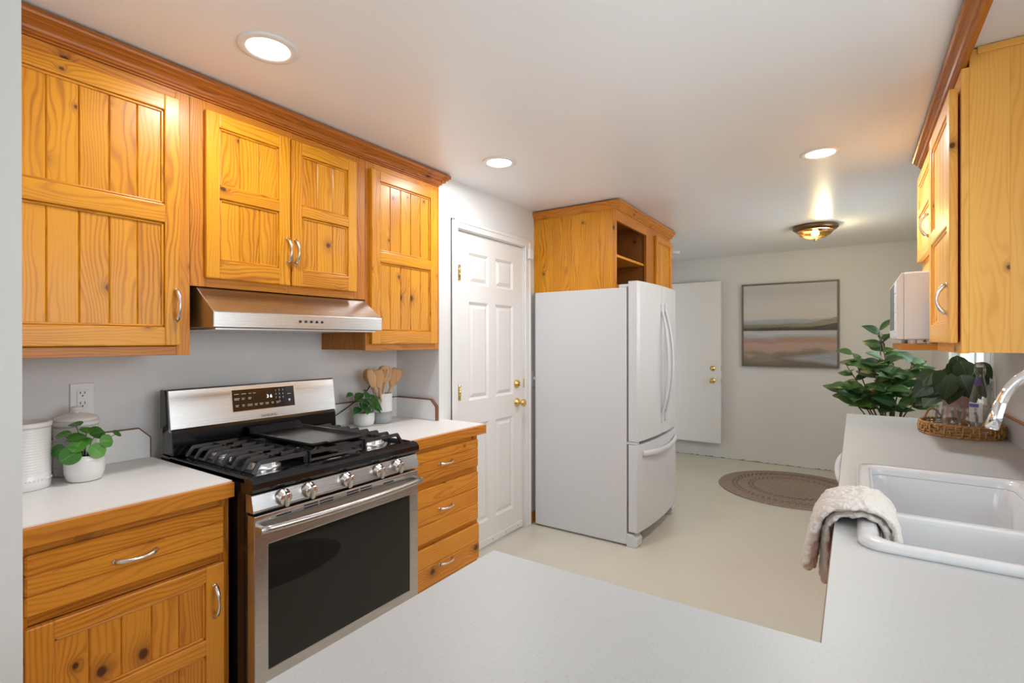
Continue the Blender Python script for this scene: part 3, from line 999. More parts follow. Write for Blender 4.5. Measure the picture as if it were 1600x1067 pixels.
# ------------------------------------------------------------------ upper cabinets, left run
FX = -2.03     # face-frame plane
ca = thing('wall_cabinet', 'large pine wall cabinet with one wide door, nearest above the left counter', 'cabinet', (FX, 0.6, 1.33))
carcass(ca, XN, FX, 0.338, 0.888, 1.33, 2.285, 1, [(1.33, 1.362), (2.25, 2.285)], [(0.338, 0.362), (0.842, 0.888)])
dr = panel_door(ca, FX, 1, 0.356, 0.848, 1.364, 2.248, 5, (1.797, 1.862), 'wood_door', 0.05, 0.055, 0.066)
pull(dr, (FX + 0.022, 0.834, 1.508), 'z', 1, 0.105)
cb = thing('wall_cabinet', 'short double-door pine wall cabinet above the steel range hood', 'cabinet', (FX, 1.29, 1.585))
carcass(cb, XN, FX, 0.889, 1.697, 1.585, 2.285, 1, [(1.585, 1.622), (2.25, 2.285)], [(0.889, 0.945), (1.268, 1.298), (1.625, 1.697)])
dr = panel_door(cb, FX, 1, 0.936, 1.278, 1.618, 2.25, 3, (1.925, 1.972), 'wood_door', 0.05, 0.055, 0.07)
pull(dr, (FX + 0.022, 1.264, 1.765), 'z', 1, 0.098)
dr = panel_door(cb, FX, 1, 1.286, 1.63, 1.618, 2.25, 3, (1.925, 1.972), 'wood_door', 0.05, 0.055, 0.07)
pull(dr, (FX + 0.022, 1.30, 1.765), 'z', 1, 0.098)
cc = thing('wall_cabinet', 'tall narrow pine wall cabinet right of the range hood, nearest the panelled door', 'cabinet', (FX, 1.96, 1.33))
carcass(cc, XN, FX, 1.698, 2.238, 1.33, 2.285, 1, [(1.33, 1.365), (2.25, 2.285)], [(1.698, 1.755), (2.20, 2.238)])
dr = panel_door(cc, FX, 1, 1.722, 2.205, 1.363, 2.25, 5, (1.783, 1.838), 'wood_door', 0.056, 0.055, 0.07)
# crown moulding with a return at its right end
b = MB()
prof = [(XN, 2.286), (FX + 0.004, 2.286), (FX + 0.004, 2.292), (FX + 0.011, 2.294), (FX + 0.011, 2.300), (FX + 0.016, 2.303), (FX + 0.019, 2.310), (FX + 0.027, 2.318), (FX + 0.037, 2.323), (FX + 0.037, 2.328), (FX + 0.043, 2.331), (FX + 0.051, 2.335), (FX + 0.053, 2.341), (FX + 0.053, 2.352), (XN, 2.352)]
b.prism(prof, 'y', 0.338, 2.238, 'y', tone=0.4)
# short return past the corner, stepped like the profile
steps = [(0.004, 2.286, 2.296), (0.014, 2.296, 2.310), (0.03, 2.310, 2.324), (0.042, 2.324, 2.334), (0.052, 2.334, 2.352)]
for (o_, za, zb) in steps:
    b.box(FX + 0.001, FX + o_, 2.238, 2.240 + o_, za, zb, 0.001, 'x', tone=0.4)
tag(b.build('crown_moulding', 'wood_crown'), 'dark pine crown moulding along the top of the cabinets over the range', 'moulding')

# ------------------------------------------------------------------ range hood
hd = thing('range_hood', 'stainless steel range hood under the short cabinet', 'range hood', (-2.1, 1.3, 1.425))
b = MB()
hp = [(XN + 0.001, 1.582), (-2.035, 1.582), (-1.905, 1.488), (-1.905, 1.43), (XN + 0.001, 1.43)]
b.prism(hp, 'y', 0.911, 1.694, 'y', bev=0.0025)
b.build('body', 'steel', hd)
b = MB(); b.box(XN + 0.02, -1.93, 0.93, 1.675, 1.422, 1.4295, 0.001); b.build('filter_tray', 'alu', hd)
for k in range(5):
    b = MB(); b.lathe([(0, .004), (.0055, .0035), (.006, 0)], (-1.905, 1.255 + k * 0.026, 1.461), 12, None, 'x'); b.build('button', 'black_plastic', hd)

# ------------------------------------------------------------------ base cabinets, left run
BX = -1.765     # face frame plane of the base cabinets
ba = thing('base_cabinet', 'pine base cabinet with one drawer over a door, left of the range', 'cabinet', (BX, 0.6, 0))
carcass(ba, XN, BX, 0.338, 0.892, 0.10, 0.868, 1, [(0.10, 0.14), (0.645, 0.675), (0.83, 0.868)], [(0.338, 0.385), (0.86, 0.892)])
b = MB(); b.box(XN, BX - 0.06, 0.345, 0.885, 0, 0.104, 0, 'y'); b.build('toe_kick', 'wood_frame', ba)


def plank_drawer(parent, xb, out, y0, y1, z0, z1, n, hy, mat='wood_base', bend=0.0, hz=None):
    b = MB(); h = (z1 - z0) / n
    for i in range(n):
        b.box(xb, xb + out * 0.021, y0, y1, z0 + i * h + 0.0004, z0 + (i + 1) * h - 0.0004, 0.0045, 'y', 1)
    o = b.build('drawer', mat, parent)
    pull(o, (xb + out * 0.021, hy, hz or (z0 + z1) / 2), 'y', out, 0.1)
    return o


plank_drawer(ba, BX, 1, 0.376, 0.868, 0.674, 0.832, 3, 0.616)
dr = panel_door(ba, BX, 1, 0.376, 0.868, 0.115, 0.645, 5, (0.358, 0.41), 'wood_base', 0.058, 0.05, 0.06)
pull(dr, (BX + 0.022, 0.836, 0.527), 'z', 1, 0.1)

bb = thing('base_cabinet', 'pine base cabinet with three drawers, right of the range', 'cabinet', (BX, 1.97, 0))
carcass(bb, XN, BX, 1.705, 2.236, 0.10, 0.868, 1, [(0.10, 0.16), (0.36, 0.38), (0.64, 0.68), (0.825, 0.868)], [(1.705, 1.745), (2.212, 2.236)])
b = MB(); b.box(BX - 0.02, BX, 2.236, 2.262, 0.10, 0.868, 0.001, 'z'); b.build('filler', 'wood_frame', bb)
b = MB(); b.box(XN, BX - 0.06, 1.71, 2.236, 0, 0.104, 0, 'y'); b.build('toe_kick', 'wood_frame', bb)
plank_drawer(bb, BX, 1, 1.735, 2.248, 0.682, 0.832, 3, 1.975)
plank_drawer(bb, BX, 1, 1.735, 2.248, 0.385, 0.652, 3, 1.975, hz=0.53)
plank_drawer(bb, BX, 1, 1.735, 2.256, 0.165, 0.362, 2, 1.975, hz=0.25)


def left_top(label, y0, y1, x_end=None):
    t = thing('countertop', label, 'countertop', (-2.06, (y0 + y1) / 2, 0.87))
    b = MB()
    b.box(XN, -1.745, y0, y1 if y1 < 2.2 else YR, 0.869, 0.91)
    if y1 > 2.2:
        b.box(XD, -1.745, YR, y1, 0.869, 0.91)
    b.build('top', 'counter_white', t)
    b = MB(); b.box(-1.745, -1.7435, y0, y1, 0.9065, 0.91); b.build('laminate_lip', 'counter_white', t)
    b = MB(); b.box(-1.745, -1.727, y0, y1, 0.858, 0.9062, 0.002, 'y')
    if y1 > 2.2:
        b.box(-2.02, -1.745, y1, y1 + 0.014, 0.858, 0.9062, 0.002, 'x')
    b.build('front_edge', 'wood_edge', t)
    return t


cl = left_top('white countertop left of the range', 0.338, 0.893)
b = MB(); b.prism([(0.338, 0.911), (0.886, 0.911), (0.886, 0.992), (0.848, 1.03), (0.338, 1.03)], 'x', XN + 0.0005, XN + 0.017)
bs = b.build('backsplash', 'counter_white', cl)
b = MB()
b.box(XN + 0.0005, XN + 0.019, 0.338, 0.849, 1.03, 1.034); b.box(XN + 0.0005, XN + 0.019, 0.886, 0.8895, 0.911, 0.993)
b.prism([(0.847, 1.030), (0.886, 0.991), (0.8895, 0.993), (0.849, 1.034)], 'x', XN + 0.0005, XN + 0.019)
b.build('edging', 'brown_edge', bs)
cr = left_top('white countertop right of the range', 1.695, 2.30)
b = MB(); b.box(XN + 0.0005, XN + 0.017, 1.70, YR - 0.0005, 0.911, 1.030)
bs = b.build('backsplash', 'counter_white', cr)
b = MB(); b.box(XN + 0.0005, XN + 0.019, 1.70, YR - 0.019, 1.030, 1.035); b.build('edging', 'brown_edge', bs)
b = MB(); b.prism([(XN + 0.018, 0.911), (XD - 0.012, 0.911), (XD - 0.012, 0.994), (XD - 0.05, 1.03), (XN + 0.018, 1.03)], 'y', YR - 0.017, YR - 0.0005)
bs = b.build('return_splash', 'counter_white', cr)
b = MB()
b.box(XN + 0.018, XD - 0.05, YR - 0.019, YR - 0.0005, 1.03, 1.036, 0)
b.prism([(XD - 0.052, 1.03), (XD - 0.012, 0.992), (XD - 0.004, 0.996), (XD - 0.048, 1.036)], 'y', YR - 0.020, YR - 0.0005)
b.box(XD - 0.012, XD - 0.003, YR - 0.020, YR - 0.0005, 0.911, 0.997)
b.build('edging', 'brown_edge', bs)

# ------------------------------------------------------------------ gas range
RY0, RY1 = 0.903, 1.668
rg = thing('gas_range', 'stainless steel and black gas range between the two pine base cabinets', 'stove', (-2.0, 1.286, 0))
b = MB(); b.box(-2.31, -1.68, RY0 + 0.004, RY1 - 0.004, 0.03, 0.872, 0.004)
for y in (RY0 + 0.05, RY1 - 0.05):
    for x in (-2.25, -1.75):
        b.box(x - .02, x + .02, y - .02, y + .02, 0, 0.031)
b.build('body', 'black_gloss', rg)
b = MB()
b.prism([(-2.31, 0.872), (-1.655, 0.872), (-1.640, 0.878), (-1.632, 0.890), (-1.634, 0.908), (-1.645, 0.920), (-1.668, 0.925), (-1.70, 0.921), (-2.21, 0.921), (-2.31, 0.926)], 'y', RY0, RY1, bev=0.0)
b.box(-2.24, -1.68, RY0, RY0 + 0.016, 0.90, 0.9255, 0.006); b.box(-2.24, -1.68, RY1 - 0.016, RY1, 0.90, 0.9255, 0.006)
b.build('cooktop', 'black_gloss', rg)
b = MB()
b.prism([(-1.68, 0.871), (-1.650, 0.871), (-1.646, 0.868), (-1.634, 0.818), (-1.636, 0.811), (-1.68, 0.811)], 'y', RY0 + 0.002, RY1 - 0.002, bev=0.001)
cp = b.build('control_panel', 'steel', rg)
kx = Matrix(((0.0, 0, 1), (0, 1, 0), (-1, 0, 0)))
tilt = Matrix.Rotation(math.radians(13), 3, 'Y')
for y in (1.012, 1.112, 1.275, 1.436, 1.540):
    c = (-1.6405, y, 0.845)
    b = MB(); b.lathe([(0, 0.0), (0.027, 0.0), (0.027, 0.004), (0.024, 0.008), (0.0235, 0.020), (0.021, 0.024), (0, 0.025)], c, 28, None, tilt @ kx)
    # grip bar across the knob
    R = tilt
    vs = b.box(0.018, 0.038, -0.0075, 0.0075, -0.025, 0.025, 0.004)
    for v in vs:
        v.co = R @ v.co + Vector(c)
    kn = b.build('knob', 'nickel', cp)
    b = MB(); vs = b.box(0.0365, 0.0388, -0.0015, 0.0015, 0.008, 0.024)
    for v in vs:
        v.co = R @ v.co + Vector(c)
    b.build('index_mark', 'red', kn)
# oven door
b = MB()
XO = -1.634
DZ0, DZ1 = 0.215, 0.801
WY0, WY1, WZ0, WZ1 = 0.957, 1.612, 0.275, 0.697
b.box(-1.679, XO, RY0 + 0.006, WY0, DZ0, DZ1, 0.003); b.box(-1.679, XO, WY1, RY1 - 0.006, DZ0, DZ1, 0.003)
b.box(-1.679, XO - 0.0002, WY0 - 0.004, WY1 + 0.004, WZ1, DZ1, 0.003); b.box(-1.679, XO - 0.0002, WY0 - 0.004, WY1 + 0.004, DZ0, WZ0, 0.003)
od = b.build('oven_door', 'steel', rg)
b = MB(); b.box(-1.679, XO - 0.002, WY0 - 0.002, WY1 + 0.002, WZ0 - 0.002, WZ1 + 0.002); b.build('window', 'oven_glass', od)
P, R = [], []
for i in range(21):
    s = i / 20
    P.append((XO + 0.030 + 0.030 * math.sin(PI * s) ** 0.8, RY0 + 0.012 + s * (RY1 - RY0 - 0.034), 0.760)); R.append(0.0125)
b = MB(); b.tube(P, R, 16, flat=((1, 0, 0), 0.75))
for y in (RY0 + 0.018, RY1 - 0.018):
    b.box(XO - 0.001, XO + 0.036, y - 0.009, y + 0.009, 0.749, 0.771, 0.003)
b.build('handle', 'steel', od)
for (y0, y1, zc) in ((0.985, 1.04, (0.779,)), (1.09, 1.147, (0.786, 0.777)), (1.155, 1.212, (0.786, 0.777)), (1.275, 1.332, (0.786, 0.777)), (1.34, 1.397, (0.786, 0.777)), (1.46, 1.515, (0.779,))):
    b = MB()
    for z in zc:
        b.box(XO - 0.001, XO + 0.0007, y0, y1, z + 0.002, z + 0.0065)
    b.build('vent_slot', 'dark_slot', od)
b = MB(); b.box(-1.679, XO - 0.002, RY0 + 0.006, RY1 - 0.006, 0.05, 0.208, 0.004); dw = b.build('storage_drawer', 'steel', rg)
# backguard
b = MB()
b.prism([(-2.31, 0.926), (-2.215, 0.926), (-2.222, 1.018), (-2.225, 1.03), (-2.31, 1.03)], 'y', RY0 + 0.004, RY1 - 0.004, bev=0.003)
b.prism([(-2.315, 1.03), (-2.255, 1.03), (-2.272, 1.184), (-2.315, 1.184)], 'y', RY0 - 0.002, RY1 + 0.002, bev=0.002)
b.build('backguard', 'black_gloss', rg)
A0 = Vector((-2.232, 0, 1.016)); A1 = Vector((-2.256, 0, 1.182))    # face line of the steel panel
b = MB()
b.prism([(-2.254, 1.020), (A0.x, A0.z), (A1.x, A1.z), (-2.263, 1.188), (-2.272, 1.1845)], 'y', RY0 + 0.003, RY1 + 0.006, bev=0.0015)
bg = b.build('backguard_panel', 'steel', rg)
upv = (A1 - A0).normalized(); outv = Vector((upv.z, 0, -upv.x))


def face_pt(y, s, o=0.0):
    p = A0 + upv * s + outv * o
    return Vector((p.x, y, p.z))


def face_quad(b, y0, y1, s0, s1, o0, o1, mat=None):
    t = bmesh.new()
    A = [t.verts.new(face_pt(y, s, o0)) for y, s in ((y0, s0), (y1, s0), (y1, s1), (y0, s1))]
    B = [t.verts.new(face_pt(y, s, o1)) for y, s in ((y0, s0), (y1, s0), (y1, s1), (y0, s1))]
    t.faces.new(A[::-1]); t.faces.new(B)
    for i in range(4):
        t.faces.new([A[i], A[(i + 1) % 4], B[(i + 1) % 4], B[i]])
    bmesh.ops.recalc_face_normals(t, faces=t.faces[:])
    b._merge(t, mat=mat)


PY0, PY1, PS0, PS1 = 1.152, 1.446, 0.056, 0.150
b = MB(); face_quad(b, PY0 - 0.003, PY1 + 0.003, PS0 - 0.003, PS1 + 0.003, -0.001, 0.0012, 'nickel'); face_quad(b, PY0, PY1, PS0, PS1, 0.0, 0.0016, 'black_gloss')
disp = b.build('display', None, bg)
b = MB()
W_ = PY1 - PY0; H_ = PS1 - PS0


def tick(u0, u1, v, h=0.0022):
    face_quad(b, PY0 + u0 * W_, PY0 + u1 * W_, PS0 + v * H_ - h / 2, PS0 + v * H_ + h / 2, 0.0016, 0.0019)


def key_label(rows):
    global b
    b = MB()
    for r_ in rows:
        tick(*r_)
    b.build('key_print', 'print', disp)


for (u0, u1) in ((.03, .10), (.14, .21), (.25, .29), (.32, .36)):
    key_label([(u0, u1, .80)])
for (u0, u1) in ((.03, .11), (.14, .19), (.24, .29)):
    key_label([(u0, u1, .60), (u0, u1 - .01, .54)])
for (u0, u1) in ((.04, .09), (.14, .18), (.22, .30), (.33, .38), (.41, .47), (.50, .56), (.60, .64), (.68, .73)):
    key_label([(u0, u1, .28), (u0 + .005, u1 - .005, .22)])
key_label([(.88, .94, .62)])
b = MB()
t = bmesh.new()
vs = [t.verts.new(face_pt(PY0 + u * W_, PS0 + v * H_, 0.0019)) for u, v in ((.885, .36), (.91, .22), (.935, .36))]
t.faces.new(vs); b._merge(t)
b.build('start_symbol', 'print', disp)
for i, dg in enumerate('1234567890'):
    u = 0.685 + (i % 3) * 0.06; v = 0.84 - (i // 3) * 0.185
    if dg == '0': u, v = 0.745, 0.285
    text_mesh(dg, 0.0125, 'key_digit', 'print', disp, face_pt(PY0 + u * W_, PS0 + v * H_, 0.0018), (0, 1, 0), upv, 0.0001)
text_mesh('3 6', 0.021, 'clock_digits', 'clock', disp, face_pt(PY0 + .575 * W_, PS0 + .58 * H_, 0.0018), (0, 1, 0), upv, 0.0001)
text_mesh('SAMSUNG', 0.0165, 'lettering', 'print_grey', bg, face_pt(1.314, 0.024, 0.0004), (0, 1, 0), upv, 0.0003)
# burners
for (x, y, r) in ((-1.80, 1.035, 0.047), (-2.10, 1.035, 0.040), (-1.80, 1.535, 0.047), (-2.10, 1.535, 0.040), (-1.95, 1.285, 0.05)):
    b = MB(); b.lathe([(r * 1.25, 0), (r * 1.25, 0.004), (r * 1.05, 0.006), (r, 0.007), (r, 0.020), (r * 0.95, 0.022), (0, 0.022)], (x, y, 0.921), 48, None, 'z', True, lambda a, h: 1 + (0.035 * (1 if math.sin(a * 16) > 0 else -1) if 0.006 < h < 0.021 else 0))
    bu = b.build('burner', 'alu', rg)
    b = MB(); b.lathe([(0, 0), (r * 0.86, 0), (r * 0.88, 0.003), (r * 0.86, 0.007), (r * 0.7, 0.009), (0, 0.010)], (x, y, 0.943), 36); b.build('burner_cap', 'black_iron', bu)


def bar(b, p, q, w=0.011, h=0.014, taper=0.003):
    """cast bar with a trapezoid section from p to q"""
    p, q = Vector(p), Vector(q)
    d = (q - p).normalized(); s = Vector((-d.y, d.x, 0)); s = s.normalized() if s.length > 1e-4 else Vector((0, 1, 0))
    n = s.cross(d); n = n if n.z >= 0 else -n
    L = []
    for c in (p, q):
        L.append([c + s * (w / 2) - n * (h / 2), c + s * (w / 2 - taper) + n * (h / 2), c - s * (w / 2 - taper) + n * (h / 2), c - s * (w / 2) - n * (h / 2)])
    b.loft([[tuple(v) for v in l] for l in L], cap0=True, cap1=True, smooth=False)


def grate(y0, y1, left=True, right=True, middle=False):
    b = MB(); zt = 0.958
    xs = [-2.19 + i * 0.0685 for i in range(8)]
    x0, x1 = xs[0], xs[-1]
    ym = (y0 + y1) / 2
    ya, yb = y0 + 0.03, y1 - 0.03
    if middle:
        for y in (y0, y1):
            bar(b, (x0, y, zt), (x1, y, zt)); bar(b, (x0, y, 0.923), (x0, y, zt), 0.011, 0.011); bar(b, (x1, y, 0.923), (x1, y, zt + 0.006), 0.012, 0.012)
        for x in (x0, x0 + 0.16, x1 - 0.16, x1):
            bar(b, (x, y0, zt), (x, y1, zt))
        bar(b, (x1, y0, 0.93), (x1, y1, 0.93), 0.01, 0.008)
        bar(b, (x0, ym, zt), (x0 + 0.15, ym, zt)); bar(b, (x1, ym, zt), (x1 - 0.15, ym, zt))
    else:
        # sides: sloped feet where each finger meets the enamel
        so, si = (y0, y1) if left else (y1, y0)
        sg = 1 if left else -1
        for i, x in enumerate(xs):
            full = i in (0, 3, 4, 7)
            end = si if full else so + sg * 0.115
            bar(b, (x, so + sg * 0.022, zt), (x, end, zt))
            bar(b, (x, so + sg * 0.024, zt + 0.001), (x, so, 0.924), 0.012, 0.013)
            if not full:
                bar(b, (x, si, zt), (x, si - sg * 0.06, zt))
        bar(b, (x0, si, zt), (x1, si, zt), 0.012)
        bar(b, (x0, so + sg * 0.008, 0.926), (x1, so + sg * 0.008, 0.926), 0.010, 0.007)
        for x in (x0, x1):
            bar(b, (x, si, 0.923), (x, si, zt), 0.012, 0.012)
        for xc in ((xs[1] + xs[2]) / 2, (xs[5] + xs[6]) / 2):
            bar(b, (xc - 0.10, ym, zt), (xc + 0.10, ym, zt), 0.008, 0.01)
            bar(b, (xc, ym - 0.055, zt), (xc, ym + 0.055, zt), 0.008, 0.01)
    return b.build('grate', 'black_iron', rg)


grate(0.945, 1.150, True)
grate(1.165, 1.410, middle=True)
grate(1.425, 1.632, False)

# cast griddle lying on the middle grate
gd = thing('griddle', 'black cast iron griddle plate lying over the middle of the stove', 'griddle', (-1.95, 1.29, 0.966))
b = MB()
gx0, gx1, gy0, gy1 = -2.185, -1.725, 1.185, 1.450
L = [rrect(gx0 + .02, gx1 - .02, gy0 + .02, gy1 - .02, 0.9655, 0.012), rrect(gx0, gx1, gy0, gy1, 0.979, 0.02), rrect(gx0, gx1, gy0, gy1, 0.986, 0.02), rrect(gx0 + .012, gx1 - .012, gy0 + .010, gy1 - .010, 0.986, 0.012), rrect(gx0 + .03, gx1 - .02, gy0 + .022, gy1 - .022, 0.974, 0.012)]
b.loft(L, None, True, True, smooth=False)
b.build('plate', 'black_iron', gd)
b = MB(); b.prism([(gx0 - 0.006, 0.986), (gx0 - 0.018, 1.004), (gx0 - 0.006, 1.004), (gx0 + 0.03, 0.978)], 'y', gy0 + 0.01, gy1 - 0.01, bev=0.002); b.build('rear_lip', 'black_iron', gd)
b = MB(); b.prism([(gx1 - 0.004, 0.972), (gx1 + 0.022, 0.981), (gx1 + 0.022, 0.987), (gx1 - 0.004, 0.986)], 'y', gy0 + 0.06, gy1 - 0.03, bev=0.002); b.build('spout', 'black_iron', gd)

# ------------------------------------------------------------------ things on the left counters
zt = 0.9105


def canister(label, c, r, h, lid):
    t = thing('canister', label, 'canister', (c[0], c[1], zt), 'ribbed white canisters')
    pr = [(0, 0), (r * 0.93, 0), (r * 0.98, 0.004), (r * 0.985, 0.02)]
    n = 22
    z = 0.045
    pr += [(r * 0.985, 0.045)]
    while z < h - 0.022:
        pr += [(r * 0.975, z + 0.001), (r * 0.995, z + 0.004), (r * 0.975, z + 0.0075)]; z += 0.0085
    pr += [(r * 1.0, h - 0.018), (r * 1.03, h - 0.012), (r * 1.03, h - 0.003), (r * 0.98, h), (r * 0.9, h), (r * 0.88, h - 0.02 if not lid else h), (0, h - 0.02 if not lid else h)]
    b = MB(); b.lathe(pr, (c[0], c[1], zt), 48); bd = b.build('body', 'ceramic', t)
    b = MB()
    for k in range(40):
        a = 2 * PI * k / 40
        p = Vector((c[0] + r * 0.985 * math.cos(a), c[1] + r * 0.985 * math.sin(a), zt + 0.031))
        b.lathe([(0, 0.0028), (0.0022, 0.0015), (0.0028, 0)], p, 6, None, Matrix.Rotation(a, 3, 'Z') @ Matrix(((0, 0, 1), (0, 1, 0), (-1, 0, 0))))
    b.build('bead_band', 'ceramic', bd)
    if lid:
        b = MB(); b.lathe([(0, 0), (r * 0.98, 0), (r * 1.02, 0.004), (r * 0.95, 0.012), (r * 0.6, 0.022), (r * 0.2, 0.027), (0, 0.027)], (c[0], c[1], zt + h + 0.0003), 40)
        ld = b.build('lid', 'ceramic', t)
        b = MB(); b.lathe([(0.009, 0), (0.009, 0.006), (0.017, 0.012), (0.019, 0.018), (0.015, 0.023), (0, 0.024)], (c[0], c[1], zt + h + 0.026), 24); b.build('lid_knob', 'ceramic', ld)
    return t


canister('lidless ribbed white canister half hidden by the wall end', (-2.195, 0.472), 0.066, 0.212, False)
canister('lidded ribbed white canister standing behind the round-leaved plant', (-2.300, 0.632), 0.063, 0.188, True)

# round-leaved plant in a white pot
pl = thing('potted_plant', 'small plant with round bright leaves in a white pot, beside canisters', 'plant', (-2.165, 0.617, zt), 'small potted plants on the left counters')
b = MB(); b.lathe([(0, 0), (0.040, 0), (0.048, 0.006), (0.0545, 0.03), (0.056, 0.07), (0.055, 0.086), (0.052, 0.088), (0.050, 0.085), (0.050, 0.075), (0, 0.075)], (-2.165, 0.617, zt), 40); pot = b.build('pot', 'ceramic', pl)
b = MB(); b.lathe([(0.0495, 0.0), (0, 0.004)], (-2.165, 0.617, zt + 0.0755), 20); b.build('soil', 'soil', pot)
leaves = [((-2.115, 0.566, 1.008), .062, (.9, -.3, .35)), ((-2.115, 0.637, 1.012), .056, (.9, .1, .4)), ((-2.15, 0.592, 1.062), .050, (.4, 0, 1)), ((-2.16, 0.652, 1.066), .055, (.7, .2, .6)),
          ((-2.13, 0.668, 1.038), .048, (.9, .25, .35)), ((-2.16, 0.708, 1.055), .032, (.5, .3, .6)), ((-2.19, 0.600, 1.100), .042, (.35, -.2, 1)), ((-2.17, 0.562, 1.072), .044, (.3, -.3, 1)),
          ((-2.16, 0.545, 1.022), .046, (.6, -.7, .5)), ((-2.14, 0.606, 1.046), .05, (.5, -.1, 1)), ((-2.19, 0.63, 1.075), .045, (.3, .1, 1)), ((-2.145, 0.618, 1.082), .04, (.4, .1, 1)), ((-2.12, 0.585, 1.036), .05, (.7, -.2, .8)), ((-2.21, 0.585, 1.045), .045, (0, -.4, 1))]
b = MB(); s_ = MB()
root = Vector((-2.165, 0.617, zt + 0.076))
for (p, r, n) in leaves:
    p = Vector(p); n = Vector(n).normalized()
    d = (p - root); d.z *= 0.2; d = (d - n * d.dot(n)).normalized()
    b.leaf(p - d * r * 0.5, d, r, r * 0.98, 0.12, 0.1, 'round', n)
    m = root.lerp(p, 0.5) + Vector((0, 0, 0.012))
    rr = root + Vector(((p.x - root.x) * 0.15, (p.y - root.y) * 0.15, 0))
    s_.tube([rr, m, p - n * 0.002], 0.0013, 6)
b.build('foliage', 'leaf_bright', pl); s_.build('stems', 'stem_green', pl)

# second small plant
pl = thing('potted_plant', 'small trailing plant in a white pot, right of the range', 'plant', (-2.262, 1.882, zt), 'small potted plants on the left counters')
b = MB(); b.lathe([(0, 0), (0.040, 0), (0.052, 0.010), (0.056, 0.026), (0.057, 0.072), (0.055, 0.074), (0.053, 0.072), (0.053, 0.064), (0, 0.064)], (-2.262, 1.882, zt), 40); pot = b.build('pot', 'ceramic_matt', pl)
b = MB(); b.lathe([(0.0525, 0.0), (0, 0.004)], (-2.262, 1.882, zt + 0.0645), 20); b.build('soil', 'soil', pot)
b = MB(); s_ = MB(); root = Vector((-2.262, 1.882, zt + 0.066))
tips = [(-2.21, 1.86, 1.056), (-2.205, 1.83, 1.035), (-2.20, 1.915, 1.005), (-2.24, 1.768, 1.095), (-2.22, 1.812, 1.085), (-2.225, 1.955, 1.062), (-2.215, 1.800, 1.012), (-2.23, 1.874, 1.085), (-2.26, 1.90, 1.09), (-2.19, 1.88, 1.03), (-2.25, 1.84, 1.08), (-2.22, 1.93, 1.045), (-2.195, 1.845, 1.01), (-2.20, 1.87, 1.055), (-2.215, 1.90, 1.07), (-2.21, 1.83, 1.06), (-2.19, 1.91, 1.025)]
for i, p in enumerate(tips):
    p = Vector(p); d = p - root; d.z = -0.25 * abs(d.x + d.y) - 0.01; d.normalize()
    L_ = random.uniform(0.055, 0.078) * (0.6 if i == 3 else 1)
    b.leaf(p - d * L_ * 0.4, d, L_, L_ * 0.62, 0.25, 0.2, 'oval', (0.6, 0, 1))
    s_.tube([root + Vector(((p.x - root.x) * .2, (p.y - root.y) * .2, 0)), root.lerp(p, 0.6) + Vector((0, 0, 0.01)), p - d * L_ * 0.4], 0.0014, 6)
b.build('foliage', 'leaf_small', pl); s_.build('stems', 'stem_green', pl)

# utensil crock
KC = (-2.262, 2.012)
ck = thing('utensil_crock', 'white over grey crock holding wooden utensils', 'crock', (KC[0], KC[1], zt))
b = MB(); b.lathe([(0, 0), (0.050, 0), (0.0555, 0.004), (0.0565, 0.066), (0.0565, 0.066)], (KC[0], KC[1], zt), 40, 'grey_ceramic')
b.lathe([(0.0565, 0.066), (0.057, 0.166), (0.056, 0.169), (0.053, 0.169), (0.0525, 0.02), (0, 0.02)], (KC[0], KC[1], zt), 40, 'ceramic_matt')
b.build('body', None, ck)
G_UT = 'wooden utensils in the crock'
zb = zt + 0.0215


